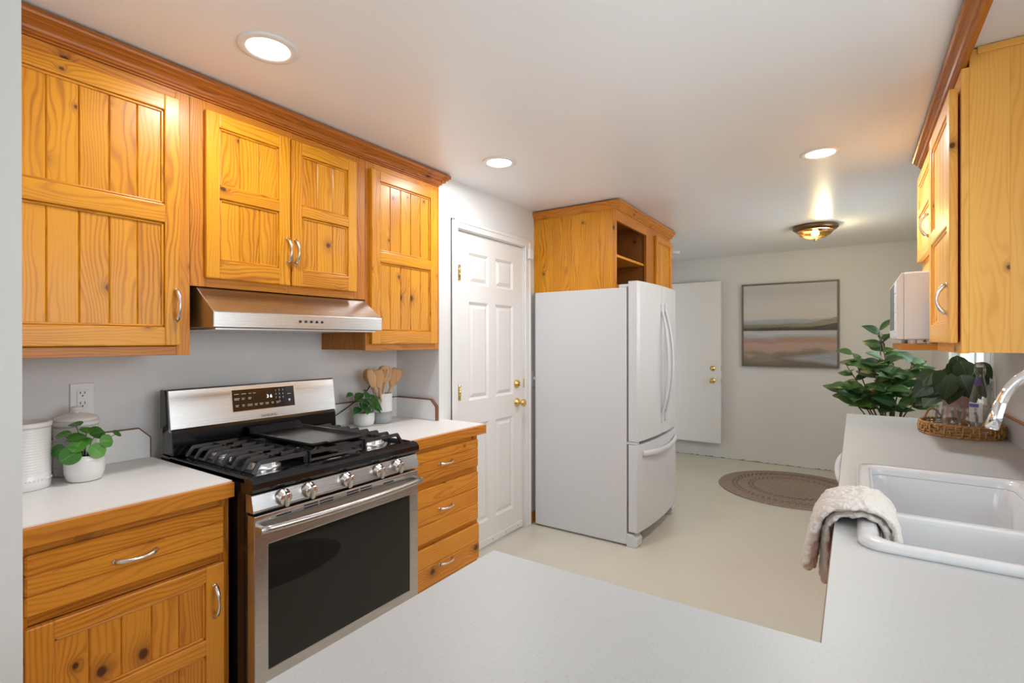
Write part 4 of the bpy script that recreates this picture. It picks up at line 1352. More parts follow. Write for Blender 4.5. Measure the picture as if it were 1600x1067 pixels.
def utensil(name, label, foot, top, head_len, head_w, kind, turn=0.0):
    foot = Vector((KC[0] + foot[0], KC[1] + foot[1], zb)); top = Vector(top)
    d = (top - foot).normalized()
    nrm = Vector((0.86, -0.5, 0)); nrm = Matrix.Rotation(turn, 3, 'Z') @ nrm
    nrm = (nrm - d * nrm.dot(d)).normalized(); s = d.cross(nrm)
    t = thing(name, label, 'utensil', foot, G_UT)
    h0 = top - d * head_len
    b = MB(); P = [foot + d * 0.004, foot.lerp(h0, 0.5), h0 + d * 0.012]
    b.tube(P, [0.0045, 0.005, 0.006], 8)
    for f in b.bm.faces:
        for l in f.loops:
            l[b.uv].uv = (l.vert.co.z + 3.0, (l.vert.co.x + l.vert.co.y) + 2.0)
    b.build('handle', 'wood_pale', t)
    b = MB(); n = 12
    loops_f, loops_b = [], []
    if kind == 'slot':
        # blade with three slots: built from a root, four tines and a tip
        def slabq(a0, a1, l0, l1, l2=None, l3=None):
            l2 = l0 if l2 is None else l2; l3 = l1 if l3 is None else l3
            q = [(a0, l0), (a0, l1), (a1, l3), (a1, l2)]
            T = bmesh.new()
            A = [T.verts.new(h0 + d * (a * head_len) + s * (w * head_w) + nrm * 0.0022) for a, w in q]
            B = [T.verts.new(h0 + d * (a * head_len) + s * (w * head_w) - nrm * 0.0022) for a, w in q]
            T.faces.new(A); T.faces.new(B[::-1])
            for i in range(4):
                T.faces.new([A[i], B[i], B[(i + 1) % 4], A[(i + 1) % 4]])
            bmesh.ops.recalc_face_normals(T, faces=T.faces[:]); b._merge(T, 'z', tone=0.5)
        slabq(0, .2, -.12, .12, -.38, .38); slabq(.2, .38, -.38, .38, -.5, .5)
        for k in range(4):
            c = -0.5 + k * 0.285
            slabq(.38, .82, c, c + 0.145)
        slabq(.82, .93, -.5, .5, -.42, .42); slabq(.93, 1, -.42, .42, -.22, .22)
    else:
        def wid(a):
            if kind == 'spoon': return 0.12 + 0.38 * math.sin(PI * min(1, a * 0.98)) ** 0.6 if a < 1 else 0.0
            if kind == 'flat': return 0.12 + 0.38 * min(1, a / 0.55) ** 0.8
            return 0.5 * (0.25 + 0.75 * math.sin(PI * (0.15 + 0.72 * a)) ** 0.8)
        loops = []
        for i in range(n + 1):
            a = i / n; w = max(0.02, wid(a) * (1 if a < 0.97 else 0.7)) * head_w
            bow = (0.010 * math.sin(PI * a) if kind == 'spoon' else 0.004 * a)
            c = h0 + d * (a * head_len) - nrm * bow
            L = []
            for j in range(10):
                th = 2 * PI * j / 10
                L.append(tuple(c + s * (w * math.cos(th)) + nrm * (0.0028 * math.sin(th))))
            loops.append(L)
        b.loft(loops, None, True, True)
        for f in b.bm.faces:
            for l in f.loops:
                l[b.uv].uv = (l.vert.co.z + 1.0, (l.vert.co.x + l.vert.co.y) * 0.7 + 5.0)
    b.build('head', 'wood_pale', t)


utensil('spatula', 'flat wooden spatula leaning far left in the crock', (0.01, 0.008), (-2.215, 1.878, 1.222), 0.115, 0.050, 'round')
utensil('spoon', 'wooden spoon behind the spatula in the crock', (-0.012, 0.012), (-2.285, 1.915, 1.222), 0.10, 0.056, 'spoon')
utensil('turner', 'wide wooden turner in the middle of the crock', (0.022, -0.014), (-2.200, 1.925, 1.218), 0.115, 0.060, 'flat')
utensil('slotted_spoon', 'slotted wooden spoon, topmost in the crock', (0.012, -0.03), (-2.192, 1.985, 1.238), 0.105, 0.064, 'slot')
utensil('spoon', 'round wooden spoon behind the slotted spoon', (-0.03, -0.012), (-2.265, 2.025, 1.238), 0.095, 0.060, 'spoon')
utensil('turner', 'square-ended wooden turner leaning right in the crock', (-0.018, -0.022), (-2.225, 2.105, 1.215), 0.115, 0.070, 'flat')

# power cord behind the range
b = MB(); b.tube([(-2.335, 1.652, 0.945), (-2.330, 1.70, 0.960), (-2.332, 1.77, 0.985), (-2.340, 1.84, 1.015), (-2.352, 1.92, 1.05), (-2.366, 1.99, 1.09), (-2.379, 2.04, 1.13)], 0.0032, 8)
tag(b.build('power_cord', 'black_plastic'), 'thin black power cord rising from behind the range', 'cord')


def outlet(label, x, y, z, out, decora=True, grp='wall outlets'):
    t = thing('wall_outlet', label, 'outlet', (x, y, z), grp)
    b = MB(); b.box(x, x + out * 0.006, y - 0.036, y + 0.036, z - 0.059, z + 0.059, 0.002); b.build('plate', 'white_plastic', t)
    b = MB(); b.box(x + out * 0.006, x + out * 0.0085, y - 0.0165, y + 0.0165, z - 0.034, z + 0.034, 0.001); fc = b.build('receptacle', 'white_plastic', t)
    for s in (-1, 1):
        for dy in (-0.0065, 0.0065):
            b = MB(); b.box(x + out * 0.0080, x + out * 0.0090, y + dy - 0.0012, y + dy + 0.0012, z + s * 0.019 + 0.001, z + s * 0.019 + 0.010); b.build('slot', 'dark_slot', fc)
        b = MB(); b.lathe([(0, 0.0006), (0.0026, 0.0006), (0.0026, 0)], (x + out * 0.0085, y, z + s * 0.019 - 0.006), 12, None, Matrix(((0, 0, out), (0, 1, 0), (-out, 0, 0)))); b.build('ground_hole', 'dark_slot', fc)
    return t


outlet('white wall outlet above the lidded canister', XN, 0.672, 1.165, 1)
outlet('white wall outlet behind the wooden utensils', XN, 2.05, 1.165, 1)
outlet('white wall outlet on the right wall behind the faucet', XR, 3.70, 1.13, -1)

# ------------------------------------------------------------------ refrigerator
fr = thing('refrigerator', 'white french-door refrigerator standing beside the panelled door', 'refrigerator', (-1.62, 3.69, 0))
FY0, FY1 = 3.25, 4.125
b = MB(); b.box(-1.985, -1.268, FY0, FY1, 0.012, 1.738, 0.006); b.box(-1.95, -1.30, FY0 + 0.03, FY1 - 0.03, 0, 0.02, 0); b.build('body', 'appliance', fr)
b = MB(); b.box(-1.268, -1.256, FY0 + 0.012, FY1 - 0.012, 0.10, 1.745, 0.002); b.build('gasket', 'seal', fr)


def fridge_door(name, y0, y1, z0, z1):
    """slightly bowed door front"""
    b = MB(); n = 12
    yc, hw = (FY0 + FY1) / 2, (FY1 - FY0) / 2

    def fx(y):
        return -1.192 + 0.030 * (1 - ((y - yc) / hw) ** 2)
    pts = [(-1.256, y0 + 0.002), (-1.256, y1 - 0.002)]
    for i in range(n + 1):
        y = y1 - (y1 - y0) * i / n
        x = fx(y)
        if i in (0, n): x -= 0.004
        pts.append((x, y))
    b.prism(pts, 'z', z0, z1, bev=0.0025)
    return b.build(name, 'appliance', fr)


YM = 3.70
dl = fridge_door('door', FY0 + 0.002, YM - 0.003, 0.705, 1.778)
drr = fridge_door('door', YM + 0.003, FY1 - 0.002, 0.705, 1.778)
fz = fridge_door('freezer_drawer', FY0 + 0.002, FY1 - 0.002, 0.10, 0.682)


def bow_handle(parent, y, side):
    P, R = [], []
    for i in range(25):
        s = i / 24
        P.append((-1.166 + 0.058 * math.sin(PI * s) ** 0.8, y + side * 0.012 * math.sin(PI * s), 0.82 + 0.80 * s)); R.append(0.0125)
    b = MB(); b.tube(P, R, 12, flat=((1, 0, 0), 0.8))
    for i in (0, 24):
        p = P[i]; b.box(-1.175, -1.150, p[1] - 0.016, p[1] + 0.016, p[2] - 0.03, p[2] + 0.03, 0.006)
    b.build('handle', 'appliance', parent)


bow_handle(dl, YM - 0.036, -1); bow_handle(drr, YM + 0.046, 1)
P, R = [], []
for i in range(25):
    s = i / 24
    P.append((-1.186 + 0.030 * math.sin(PI * (0.08 + 0.84 * s)) + 0.022 * math.sin(PI * s) ** 0.5, FY0 + 0.07 + s * (FY1 - FY0 - 0.14), 0.622 - 0.018 * math.sin(PI * s))); R.append(0.020)
b = MB(); b.tube(P, R, 12, flat=((1, 0, 0), 0.6)); b.build('handle', 'appliance', fz)
for y in (FY0 + 0.05, FY1 - 0.05):
    b = MB(); b.box(-1.33, -1.215, y - 0.035, y + 0.035, 1.7385, 1.762, 0.008); b.build('hinge_cover', 'appliance', fr)
    b = MB(); b.prism([(-1.27, 0.0), (-1.205, 0.0), (-1.195, 0.01), (-1.195, 0.055), (-1.225, 0.085), (-1.27, 0.085)], 'y', y - 0.048, y + 0.048, bev=0.004); b.build('roller_cover', 'appliance', fr)
for y in (FY0 + 0.03,):
    b = MB(); b.box(-1.27, -1.20, y - 0.025, y + 0.03, 0.684, 0.702, 0.003); b.build('centre_hinge', 'appliance', fr)
b = MB(); b.lathe([(0, 0.0012), (0.009, 0.0012), (0.010, 0)], (-1.1715, 3.90, 1.655), 20, None, 'x'); b.build('badge', 'seal', drr)

# cabinet over the refrigerator
fc = thing('overhead_cabinet', 'pine cabinet with open shelves above the white refrigerator', 'cabinet', (-1.7, 3.94, 1.743))
KX = -1.37
b = MB(); y0, y1, z0, z1 = 3.31, 4.575, 1.743, 2.30
for i in range(4):     # side boards
    xa = XD + (KX - 0.02 - XD) * i / 4; xb2 = XD + (KX - 0.02 - XD) * (i + 1) / 4
    b.box(xa + 0.0002, xb2 - 0.0002, y0, y0 + 0.02, z0, z1, 0.0006, 'z', tone=(0.45, 0.55, 0.3, 0.6)[i])
b.build('side_panel', 'wood_door', fc)
b = MB(); b.box(XD, KX - 0.02, y1 - 0.02, y1, z0, z1, 0.0006, 'z'); b.build('side_panel', 'wood_door', fc)
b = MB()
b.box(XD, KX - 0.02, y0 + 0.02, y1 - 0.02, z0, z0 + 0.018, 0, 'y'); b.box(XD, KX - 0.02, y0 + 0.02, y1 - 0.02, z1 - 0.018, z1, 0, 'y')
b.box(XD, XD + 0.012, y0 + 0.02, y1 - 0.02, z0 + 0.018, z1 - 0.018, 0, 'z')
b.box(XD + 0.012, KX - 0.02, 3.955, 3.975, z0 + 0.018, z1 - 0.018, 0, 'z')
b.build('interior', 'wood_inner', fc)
b = MB(); b.box(XD + 0.012, KX - 0.022, y0 + 0.02, 3.955, 1.972, 1.99, 0.001, 'y'); b.build('shelf', 'wood_door', fc)
b = MB()
b.box(KX - 0.02, KX, y0, y0 + 0.025, z0, z1, 0.001, 'z'); b.box(KX - 0.02, KX, 3.94, 4.14, z0, z1, 0.001, 'z'); b.box(KX - 0.02, KX, 4.53, y1, z0, z1, 0.001, 'z')
b.box(KX - 0.02, KX - 0.0003, y0 + 0.025, 3.94, 2.215, z1, 0.001, 'y'); b.box(KX - 0.02, KX - 0.0003, 4.14, 4.53, 2.24, z1, 0.001, 'y')
b.box(KX - 0.02, KX - 0.0003, y0 + 0.025, 3.94, z0, z0 + 0.03, 0.001, 'y'); b.box(KX - 0.02, KX - 0.0003, 4.14, 4.53, z0, z0 + 0.03, 0.001, 'y')
b.build('face_frame', 'wood_frame', fc)
panel_door(fc, KX, 1, 4.125, 4.545, 1.772, 2.245, 4, None, 'wood_door', 0.045, 0.045, 0.05)
b = MB()
pf = [(0.0, 2.292), (0.007, 2.292), (0.007, 2.300), (0.013, 2.304), (0.013, 2.310), (0.021, 2.316), (0.026, 2.324), (0.026, 2.329), (0.034, 2.334), (0.038, 2.338), (0.038, 2.35), (0.0, 2.35)]
b.prism([(KX + o_, z) for o_, z in pf] , 'y', y0 - 0.0, y1 + 0.03, 'y', tone=0.3)
b.prism([(y0 - o_ * 0.6, z) for o_, z in pf], 'x', XD, KX + 0.038, 'x', tone=0.3)
b.prism([(y1 + o_, z) for o_, z in pf], 'x', XD, KX + 0.0, 'x', tone=0.3)
b.box(XD, KX, y0, y1, 2.3005, 2.345, 0, 'y')
b.build('crown', 'wood_frame', fc)

# ------------------------------------------------------------------ right wall cabinets
RX = 0.30
ra = thing('wall_cabinet', 'tall pine wall cabinet nearest on the right with a broad plank side', 'cabinet', (RX, 2.58, 1.335))
b = MB()
w_ = (XR - RX - 0.02) / 3
for i in range(3):
    b.box(RX + 0.02 + i * w_ + 0.0001, RX + 0.02 + (i + 1) * w_ - 0.0001, 2.28, 2.30, 1.338, 2.355, 0.0004, 'z', tone=(0.35, 0.42, 0.5)[i])
b.build('side_panel', 'wood_daylit', ra)
b = MB(); b.box(RX + 0.04, XR, 2.272, 2.28, 2.335, 2.358, 0.001, 'x'); b.build('top_strip', 'wood_daylit', ra)
b = MB()
b.box(RX + 0.02, XR, 2.30, 2.88, 1.345, 1.363, 0, 'y'); b.box(RX + 0.02, XR, 2.30, 2.88, 2.33, 2.35, 0, 'y'); b.box(RX + 0.02, XR, 2.86, 2.88, 1.363, 2.33, 0, 'z'); b.box(XR - 0.006, XR, 2.30, 2.86, 1.363, 2.33, 0, 'z')
b.build('body', 'wood_frame', ra)
b = MB()
b.box(RX, RX + 0.02, 2.28, 2.325, 1.335, 2.30, 0.0015, 'z'); b.box(RX, RX + 0.02, 2.845, 2.882, 1.335, 2.30, 0.0015, 'z')
b.box(RX + 0.0004, RX + 0.02, 2.325, 2.845, 1.335, 1.375, 0.0015, 'y'); b.box(RX + 0.0004, RX + 0.02, 2.325, 2.845, 2.235, 2.30, 0.0015, 'y')
b.build('face_frame', 'wood_daylit', ra)
dr = panel_door(ra, RX - 0.006, -1, 2.296, 2.868, 1.370, 2.245, 5, (1.785, 1.84), 'wood_daylit', 0.06, 0.06, 0.075, 0.024)
pull(dr, (RX - 0.030, 2.335, 1.525), 'z', -1, 0.10)
rb = thing('wall_cabinet', 'short pine wall cabinet with a shelf holding the microwave', 'cabinet', (RX, 3.18, 1.335))
b = MB()
b.box(RX + 0.02, XR, 2.883, 2.90, 1.365, 2.355, 0, 'z'); b.box(RX + 0.02, XR, 3.462, 3.48, 1.365, 2.355, 0, 'z')
b.box(RX + 0.02, XR, 2.90, 3.462, 1.735, 1.753, 0, 'y'); b.box(RX + 0.02, XR, 2.90, 3.462, 2.33, 2.35, 0, 'y'); b.box(XR - 0.006, XR, 2.90, 3.462, 1.365, 2.33, 0, 'z')
b.build('body', 'wood_frame', rb)
b = MB(); b.box(RX, RX + 0.02, 2.883, 2.905, 1.735, 2.30, 0.0015, 'z'); b.box(RX, RX + 0.02, 3.44, 3.48, 1.37, 2.30, 0.0015, 'z')
b.box(RX + 0.0004, RX + 0.02, 2.905, 3.44, 1.725, 1.80, 0.0015, 'y'); b.box(RX + 0.0004, RX + 0.02, 2.905, 3.44, 2.235, 2.30, 0.0015, 'y')
b.build('face_frame', 'wood_daylit', rb)
dr = panel_door(rb, RX - 0.002, -1, 2.895, 3.455, 1.790, 2.235, 5, (2.02, 2.06), 'wood_daylit', 0.055, 0.05, 0.06)
pull(dr, (RX - 0.024, 2.945, 1.90), 'z', -1, 0.10)
b = MB(); b.box(0.172, XR - 0.007, 2.884, 3.48, 1.336, 1.364, 0.003, 'y'); b.build('shelf', 'wood_door', rb)
# crown over both, carried on as a valance across the sink window
b = MB()
cp_ = [(RX + 0.012, 2.301), (RX - 0.004, 2.301), (RX - 0.010, 2.304), (RX - 0.010, 2.309), (RX - 0.016, 2.312), (RX - 0.020, 2.320), (RX - 0.029, 2.325), (RX - 0.029, 2.330), (RX - 0.038, 2.334), (RX - 0.043, 2.340), (RX - 0.043, 2.352), (RX + 0.012, 2.352)]
b.prism(cp_, 'y', 0.55, 3.50, 'y', tone=0.35)
b.build('crown_moulding', 'wood_crown'); o = bpy.data.objects['crown_moulding.001']
tag(o, 'dark pine crown moulding running along the right wall cabinets toward the viewer', 'moulding')

# microwave
mw = thing('microwave', 'white microwave on the pine shelf under the short right cabinet', 'microwave', (0.35, 3.17, 1.3645))
b = MB(); b.box(0.185, 0.56, 2.915, 3.425, 1.382, 1.690, 0.008)
bd = b.build('body', 'microwave_white', mw)
b = MB()
b.prism([(0.185, 1.384), (0.160, 1.386), (0.158, 1.40), (0.158, 1.655), (0.178, 1.688), (0.185, 1.688)], 'y', 2.917, 3.423, bev=0.002)
fd = b.build('front', 'microwave_white', mw)
b = MB(); b.box(0.1568, 0.1585, 3.06, 3.39, 1.43, 1.65, 0.001); b.build('window', 'seal', fd)
for k in range(5):
    b = MB(); b.box(0.156, 0.1585, 2.935, 3.03, 1.42 + k * 0.045, 1.45 + k * 0.045, 0.002); b.build('key', 'white_plastic', fd)
for (x, y) in ((0.22, 2.94), (0.28, 2.94), (0.52, 2.94), (0.22, 3.40), (0.52, 3.40)):
    b = MB(); b.lathe([(0.012, 0), (0.014, 0.004), (0.014, 0.018)], (x, y, 1.3645), 14); b.build('foot', 'white_plastic', mw)

# ------------------------------------------------------------------ sink run and peninsula
SX0, SX1, SYA, SYB = 0.006, 0.545, 1.392, 2.288      # sink outline
ct = thing('countertop', 'white speckled countertop with the sink, wrapping round as a peninsula in front', 'countertop', (0.2, 1.6, 0.87))
b = MB()
XE = -0.043
b.box(-0.672, 0.60, 0.27, 0.922, 0.869, 0.91)
b.box(XE, SX0 + 0.02, 0.922, 3.915, 0.869, 0.91)
b.box(SX0 + 0.02, SX1 - 0.02, 0.922, SYA + 0.02, 0.869, 0.91); b.box(SX0 + 0.02, SX1 - 0.02, SYB - 0.02, 3.915, 0.869, 0.91)
b.box(SX1 - 0.02, 0.60, 0.922, 3.915, 0.869, 0.91)
b.build('top', 'counter', ct)
b = MB(); b.box(XE - 0.002, XE, 0.925, 3.915, 0.866, 0.908, 0, 'y'); b.box(-0.672, XE - 0.002, 0.922, 0.9245, 0.866, 0.908, 0, 'x'); b.box(-0.6745, -0.672, 0.27, 0.9245, 0.866, 0.908, 0, 'y')
b.build('front_edge', 'brown_edge', ct)
b = MB(); b.box(0.60, XR - 0.0015, 0.27, 3.915, 0.869, 1.012); bs = b.build('backsplash', 'counter', ct)
b = MB(); b.box(0.598, XR - 0.0015, 0.27, 3.915, 1.0125, 1.018, 0.001, 'y'); b.build('edging', 'wood_frame', bs)
bp = thing('base_cabinet', 'base cabinet carrying the peninsula counter in the foreground', 'cabinet', (-0.3, 0.6, 0))
b = MB(); b.box(-0.64, 0.04, 0.30, 0.89, 0.1, 0.868, 0.002, 'z'); b.box(-0.60, 0.0, 0.34, 0.85, 0, 0.1); b.build('body', 'wood_frame', bp)
bs_ = thing('base_cabinet', 'base cabinet carrying the sink part of the right counter', 'cabinet', (0.3, 1.6, 0))
b = MB()
b.box(0.045, XR - 0.001, 0.30, 1.33, 0.1, 0.868, 0.002, 'z')
b.box(0.0, 0.018, 1.33, 2.30, 0.1, 0.86, 0.001, 'z'); b.box(0.018, XR - 0.001, 1.33, 1.35, 0.1, 0.868, 0, 'z'); b.box(0.018, XR - 0.001, 2.285, 2.30, 0.1, 0.868, 0, 'z')
b.box(0.05, XR - 0.001, 0.30, 2.30, 0, 0.1)
b.build('body', 'wood_frame', bs_)
panel_door(bs_, 0.0, -1, 1.36, 1.80, 0.12, 0.84, 4, None, 'wood_base', 0.055)
panel_door(bs_, 0.0, -1, 1.82, 2.27, 0.12, 0.84, 4, None, 'wood_base', 0.055)
be_ = thing('base_cabinet', 'base cabinet carrying the far end of the right counter', 'cabinet', (0.3, 3.4, 0))
b = MB(); b.box(0.0, XR - 0.001, 2.93, 3.90, 0.1, 0.868, 0.002, 'z'); b.box(0.05, XR - 0.001, 2.93, 3.90, 0, 0.1)
b.build('body', 'wood_frame', be_)
panel_door(be_, 0.0, -1, 2.95, 3.40, 0.12, 0.84, 4, None, 'wood_base', 0.055)
panel_door(be_, 0.0, -1, 3.42, 3.88, 0.12, 0.84, 4, None, 'wood_base', 0.055)
# dishwasher under the counter: only its bowed handle shows past the counter edge
dw = thing('dishwasher', 'white dishwasher under the right counter, its handle showing past the edge', 'dishwasher', (0.25, 2.61, 0.1))
b = MB(); b.box(0.0, 0.55, 2.305, 2.925, 0.05, 0.862, 0.003); b.box(0.06, 0.5, 2.32, 2.91, 0, 0.05); b.build('body', 'seal', dw)
b = MB(); b.box(-0.032, 0.0, 2.305, 2.925, 0.11, 0.858, 0.006); dd = b.build('door', 'appliance', dw)
P, R = [], []
for i in range(17):
    s = i / 16
    P.append((-0.036 - 0.023 * math.sin(PI * s) ** 0.6, 2.33 + s * 0.57, 0.835)); R.append(0.014)
b = MB(); b.tube(P, R, 12)
b.prism([(-0.034, 2.335)] + [(p[0] + 0.004, p[1]) for p in P] + [(-0.034, 2.895)], 'z', 0.79, 0.838, bev=0.003); b.build('handle', 'appliance', dd)

# sink
sk = thing('sink', 'white double-bowl drop-in sink in the right counter', 'sink', (0.27, 1.84, 0.72))
b = MB()
IX0, IX1, IYA, IYB = 0.046, 0.425, 1.430, 2.250


def ringl(i, z, r):
    return rrect(SX0 + i, SX1 - i, SYA + i, SYB - i, z, r)


inner = lambda i, z, r: rrect(IX0 + i, IX1 - i, IYA + i, IYB - i, z, r)
loops = [ringl(0.0, 0.9105, 0.05), ringl(-0.002, 0.916, 0.052), ringl(0.002, 0.924, 0.05), ringl(0.010, 0.9285, 0.046)]
b.loft(loops + [inner(-0.010, 0.9285, 0.05), inner(-0.002, 0.925, 0.045), inner(0.003, 0.915, 0.042), inner(0.005, 0.900, 0.04)])


def bowl(ya, yb):
    L = []
    for (i, z, r) in ((0.0, 0.899, 0.040), (0.004, 0.885, 0.042), (0.010, 0.80, 0.05), (0.018, 0.735, 0.055), (0.035, 0.715, 0.05), (0.08, 0.708, 0.03)):
        L.append(rrect(IX0 + 0.005 + i, IX1 - 0.005 - i, ya + i, yb - i, z, r))
    b.loft(L, None, False, True)


YD0, YD1 = 1.712, 1.752
bowl(IYA + 0.005, YD0); bowl(YD1, IYB - 0.005)
# divider crest
t = []
for (dy, z) in ((-0.021, 0.897), (-0.017, 0.905), (-0.008, 0.9095), (0.008, 0.9095), (0.017, 0.905), (0.021, 0.897)):
    t.append(((YD0 + YD1) / 2 + dy, z))
b.prism(t, 'x', IX0 + 0.004, IX1 - 0.004, smooth=False)
# small corner fills beside the divider
b.build('basin', 'sink', sk)
for (y) in (1.57, 2.0):
    b = MB(); b.lathe([(0.042, 0), (0.042, 0.003), (0.034, 0.004), (0.030, 0.001), (0, 0.001)], (0.235, y, 0.7085), 28); b.build('drain', 'chrome', sk)
# faucet
fa = thing('faucet', 'chrome gooseneck faucet curving in over the sink', 'faucet', (0.50, 1.84, 0.9287))
ctr = [(0.497, 1.84, 0.95), (0.502, 1.84, 1.08), (0.502, 1.84, 1.18), (0.492, 1.84, 1.25), (0.465, 1.84, 1.298), (0.425, 1.84, 1.316), (0.388, 1.84, 1.303), (0.356, 1.84, 1.277), (0.333, 1.84, 1.245), (0.3205, 1.84, 1.212)]


def smooth_path(P, n=6):
    out = []
    P = [Vector(p) for p in P]
    for i in range(len(P) - 1):
        p0, p1, p2, p3 = P[max(i - 1, 0)], P[i], P[i + 1], P[min(i + 2, len(P) - 1)]
        for k in range(n):
            t = k / n
            out.append(0.5 * ((2 * p1) + (-p0 + p2) * t + (2 * p0 - 5 * p1 + 4 * p2 - p3) * t * t + (-p0 + 3 * p1 - 3 * p2 + p3) * t ** 3))
    out.append(P[-1])
    return out


b = MB(); b.tube(smooth_path(ctr), 0.0128, 20); b.build('spout', 'chrome', fa)
b = MB(); b.tube([(0.3215, 1.84, 1.215), (0.3125, 1.84, 1.183), (0.3120, 1.84, 1.181), (0.303, 1.84, 1.146)], [0.0134, 0.0138, 0.0146, 0.0150], 22); b.tube([(0.3031, 1.84, 1.1465), (0.3022, 1.84, 1.143)], 0.0125, 20, 'black_plastic')
b.mats = [MAT['chrome'], MAT['black_plastic']]
b.build('spray_head', None, fa)
b = MB(); b.lathe([(0, 0), (0.030, 0), (0.030, 0.006), (0.024, 0.012), (0.0215, 0.02), (0.021, 0.09), (0.019, 0.095)], (0.497, 1.84, 0.929), 28); b.build('base', 'chrome', fa)
b = MB(); b.tube([(0.497, 1.862, 0.985), (0.497, 1.90, 0.995), (0.497, 1.95, 1.02)], [0.009, 0.007, 0.006], 12); b.build('lever', 'chrome', fa)

# towel draped over the counter edge and the sink rim
b = MB()


def towel_layer(path, y0, y1, th, seed, skew=0.0, hang=0.9):
    rnd = random.Random(seed)
    P = smooth_path([(x, 0, z) for x, z in path], 8)
    ny = 26
    n = len(P)
    top, bot = [], []
    for i, p in enumerate(P):
        d = (P[min(i + 1, n - 1)] - P[max(i - 1, 0)]).normalized()
        nn = Vector((-d.z, 0, d.x))
        nn = nn if (nn.z > 0 or (abs(nn.z) < 0.15 and nn.x * (-1 if i < n / 2 else 1) > 0)) else -nn
        rt, rb_ = [], []
        for j in range(ny + 1):
            q = j / ny
            y = y0 + (y1 - y0) * q + skew * (i / n - 0.5) + 0.004 * math.sin(i * 0.7 + seed)
            e = min(q, 1 - q, i / n * 3, (n - 1 - i) / n * 3) * 8
            k = th * (0.35 + 0.65 * math.sqrt(min(1, max(0.0, e))))
            h = k * (1.0 + hang * max(0.0, 1 - i / (n * 0.30))) * (1 + 0.10 * math.sin(j * 1.7 + i * 0.35 + seed) + 0.08 * math.sin(i * 0.9)) + rnd.uniform(-0.0012, 0.0012)
            rt.append(Vector((p.x, y, p.z)) + nn * h / 2); rb_.append(Vector((p.x, y, p.z)) - nn * h / 2)
        top.append(rt); bot.append(rb_)
    T = bmesh.new()
    A = [[T.verts.new(v) for v in r] for r in top]; B = [[T.verts.new(v) for v in r] for r in bot]
    for i in range(n - 1):
        for j in range(ny):
            T.faces.new([A[i][j], A[i][j + 1], A[i + 1][j + 1], A[i + 1][j]])
            T.faces.new([B[i][j], B[i + 1][j], B[i + 1][j + 1], B[i][j + 1]])
        for j in (0, ny):
            T.faces.new([A[i][j], A[i + 1][j], B[i + 1][j], B[i][j]])
    for i in (0, n - 1):
        for j in range(ny):
            T.faces.new([A[i][j], A[i][j + 1], B[i][j + 1], B[i][j]])
    bmesh.ops.recalc_face_normals(T, faces=T.faces[:])
    b._merge(T, smooth=True)


towel_layer([(-0.062, 0.752), (-0.062, 0.82), (-0.060, 0.885), (-0.042, 0.926), (0.0, 0.941), (0.03, 0.940), (0.058, 0.925), (0.068, 0.895), (0.072, 0.86)], 1.535, 1.745, 0.017, 1, 0.01)
towel_layer([(-0.102, 0.785), (-0.094, 0.84), (-0.084, 0.90), (-0.058, 0.943), (0.0, 0.960), (0.035, 0.959), (0.070, 0.940), (0.085, 0.90), (0.090, 0.855)], 1.525, 1.75, 0.019, 2, 0.03)
tw = b.build('towel', 'towel')
sm = tw.modifiers.new('soft', 'SUBSURF'); sm.levels = 2; sm.render_levels = 2
tx = bpy.data.textures.new('terry', 'CLOUDS'); tx.noise_scale = 0.014
dm = tw.modifiers.new('terry', 'DISPLACE'); dm.texture = tx; dm.strength = 0.009; dm.mid_level = 0.5; dm.texture_coords = 'LOCAL'
tag(tw, 'folded cream towel draped over the counter edge and sink rim', 'towel')

# ------------------------------------------------------------------ wicker tray with glassware
TC = Vector((0.437, 3.350, 0.9105)); RA, RB, TH = 0.158, 0.168, 0.058
tr = thing('wicker_tray', 'oval golden wicker tray on the counter holding glassware', 'tray', TC)


def ell(a, k=1.0, z=0.0):
    return Vector((TC.x + RA * k * math.cos(a), TC.y + RB * k * math.sin(a), TC.z + z))


b = MB(); b.lathe([(0, 0.004), (1.0, 0.004), (1.0, 0.010), (0, 0.010)], (0, 0, 0), 48)
for v in b.bm.verts:
    v.co = Vector((TC.x + v.co.x * RA * 0.96, TC.y + v.co.y * RB * 0.96, TC.z + v.co.z))
b.build('base', 'wicker', tr)
b = MB()
for (k, z, r) in ((1.0, 0.0062, 0.006), (1.005, TH, 0.0062)):
    for ph in (0, PI):
        P = []
        for i in range(144):
            a = 2 * PI * i / 144
            w = 22 * a + ph
            P.append(ell(a, k + 0.016 * math.cos(w), z + 0.0028 * math.sin(w)))
        b.tube(P, r * 0.8, 7, closed=True)
for zi, z in enumerate((0.020, 0.033, 0.046)):
    P = []
    for i in range(192):
        a = 2 * PI * i / 192
        P.append(ell(a, 1.0 + 0.03 * math.sin(24 * a + zi * PI), z + 0.002 * math.sin(7 * a + zi)))
    b.tube(P, 0.0036, 6, closed=True)
for i in range(48):
    a = 2 * PI * (i + 0.25) / 48 + random.uniform(-0.02, 0.02)
    lo, hi = ((0.006, 0.034), (0.028, TH), (0.006, TH))[i % 3]
    da = random.uniform(-0.03, 0.03)
    b.tube([ell(a, 1.02, lo), ell(a + da, 1.05, (lo + hi) / 2), ell(a + 1.5 * da, 1.02, hi)], 0.0042, 6)
b.build('rim_weave', 'wicker', tr)
for a0 in (math.radians(-52), math.radians(128)):
    b = MB()
    for ph in (0, PI):
        P = []
        for i in range(41):
            s = i / 40
            a = a0 + (s - 0.5) * 0.62
            w = 10 * 2 * PI * s + ph
            P.append(ell(a, 1.0 + 0.012 * math.cos(w), TH + 0.050 * math.sin(PI * s) ** 0.75 + 0.002 * math.sin(w)))
        b.tube(P, 0.0042, 7)
    b.build('handle', 'wicker', tr)
ztr = TC.z + 0.0105


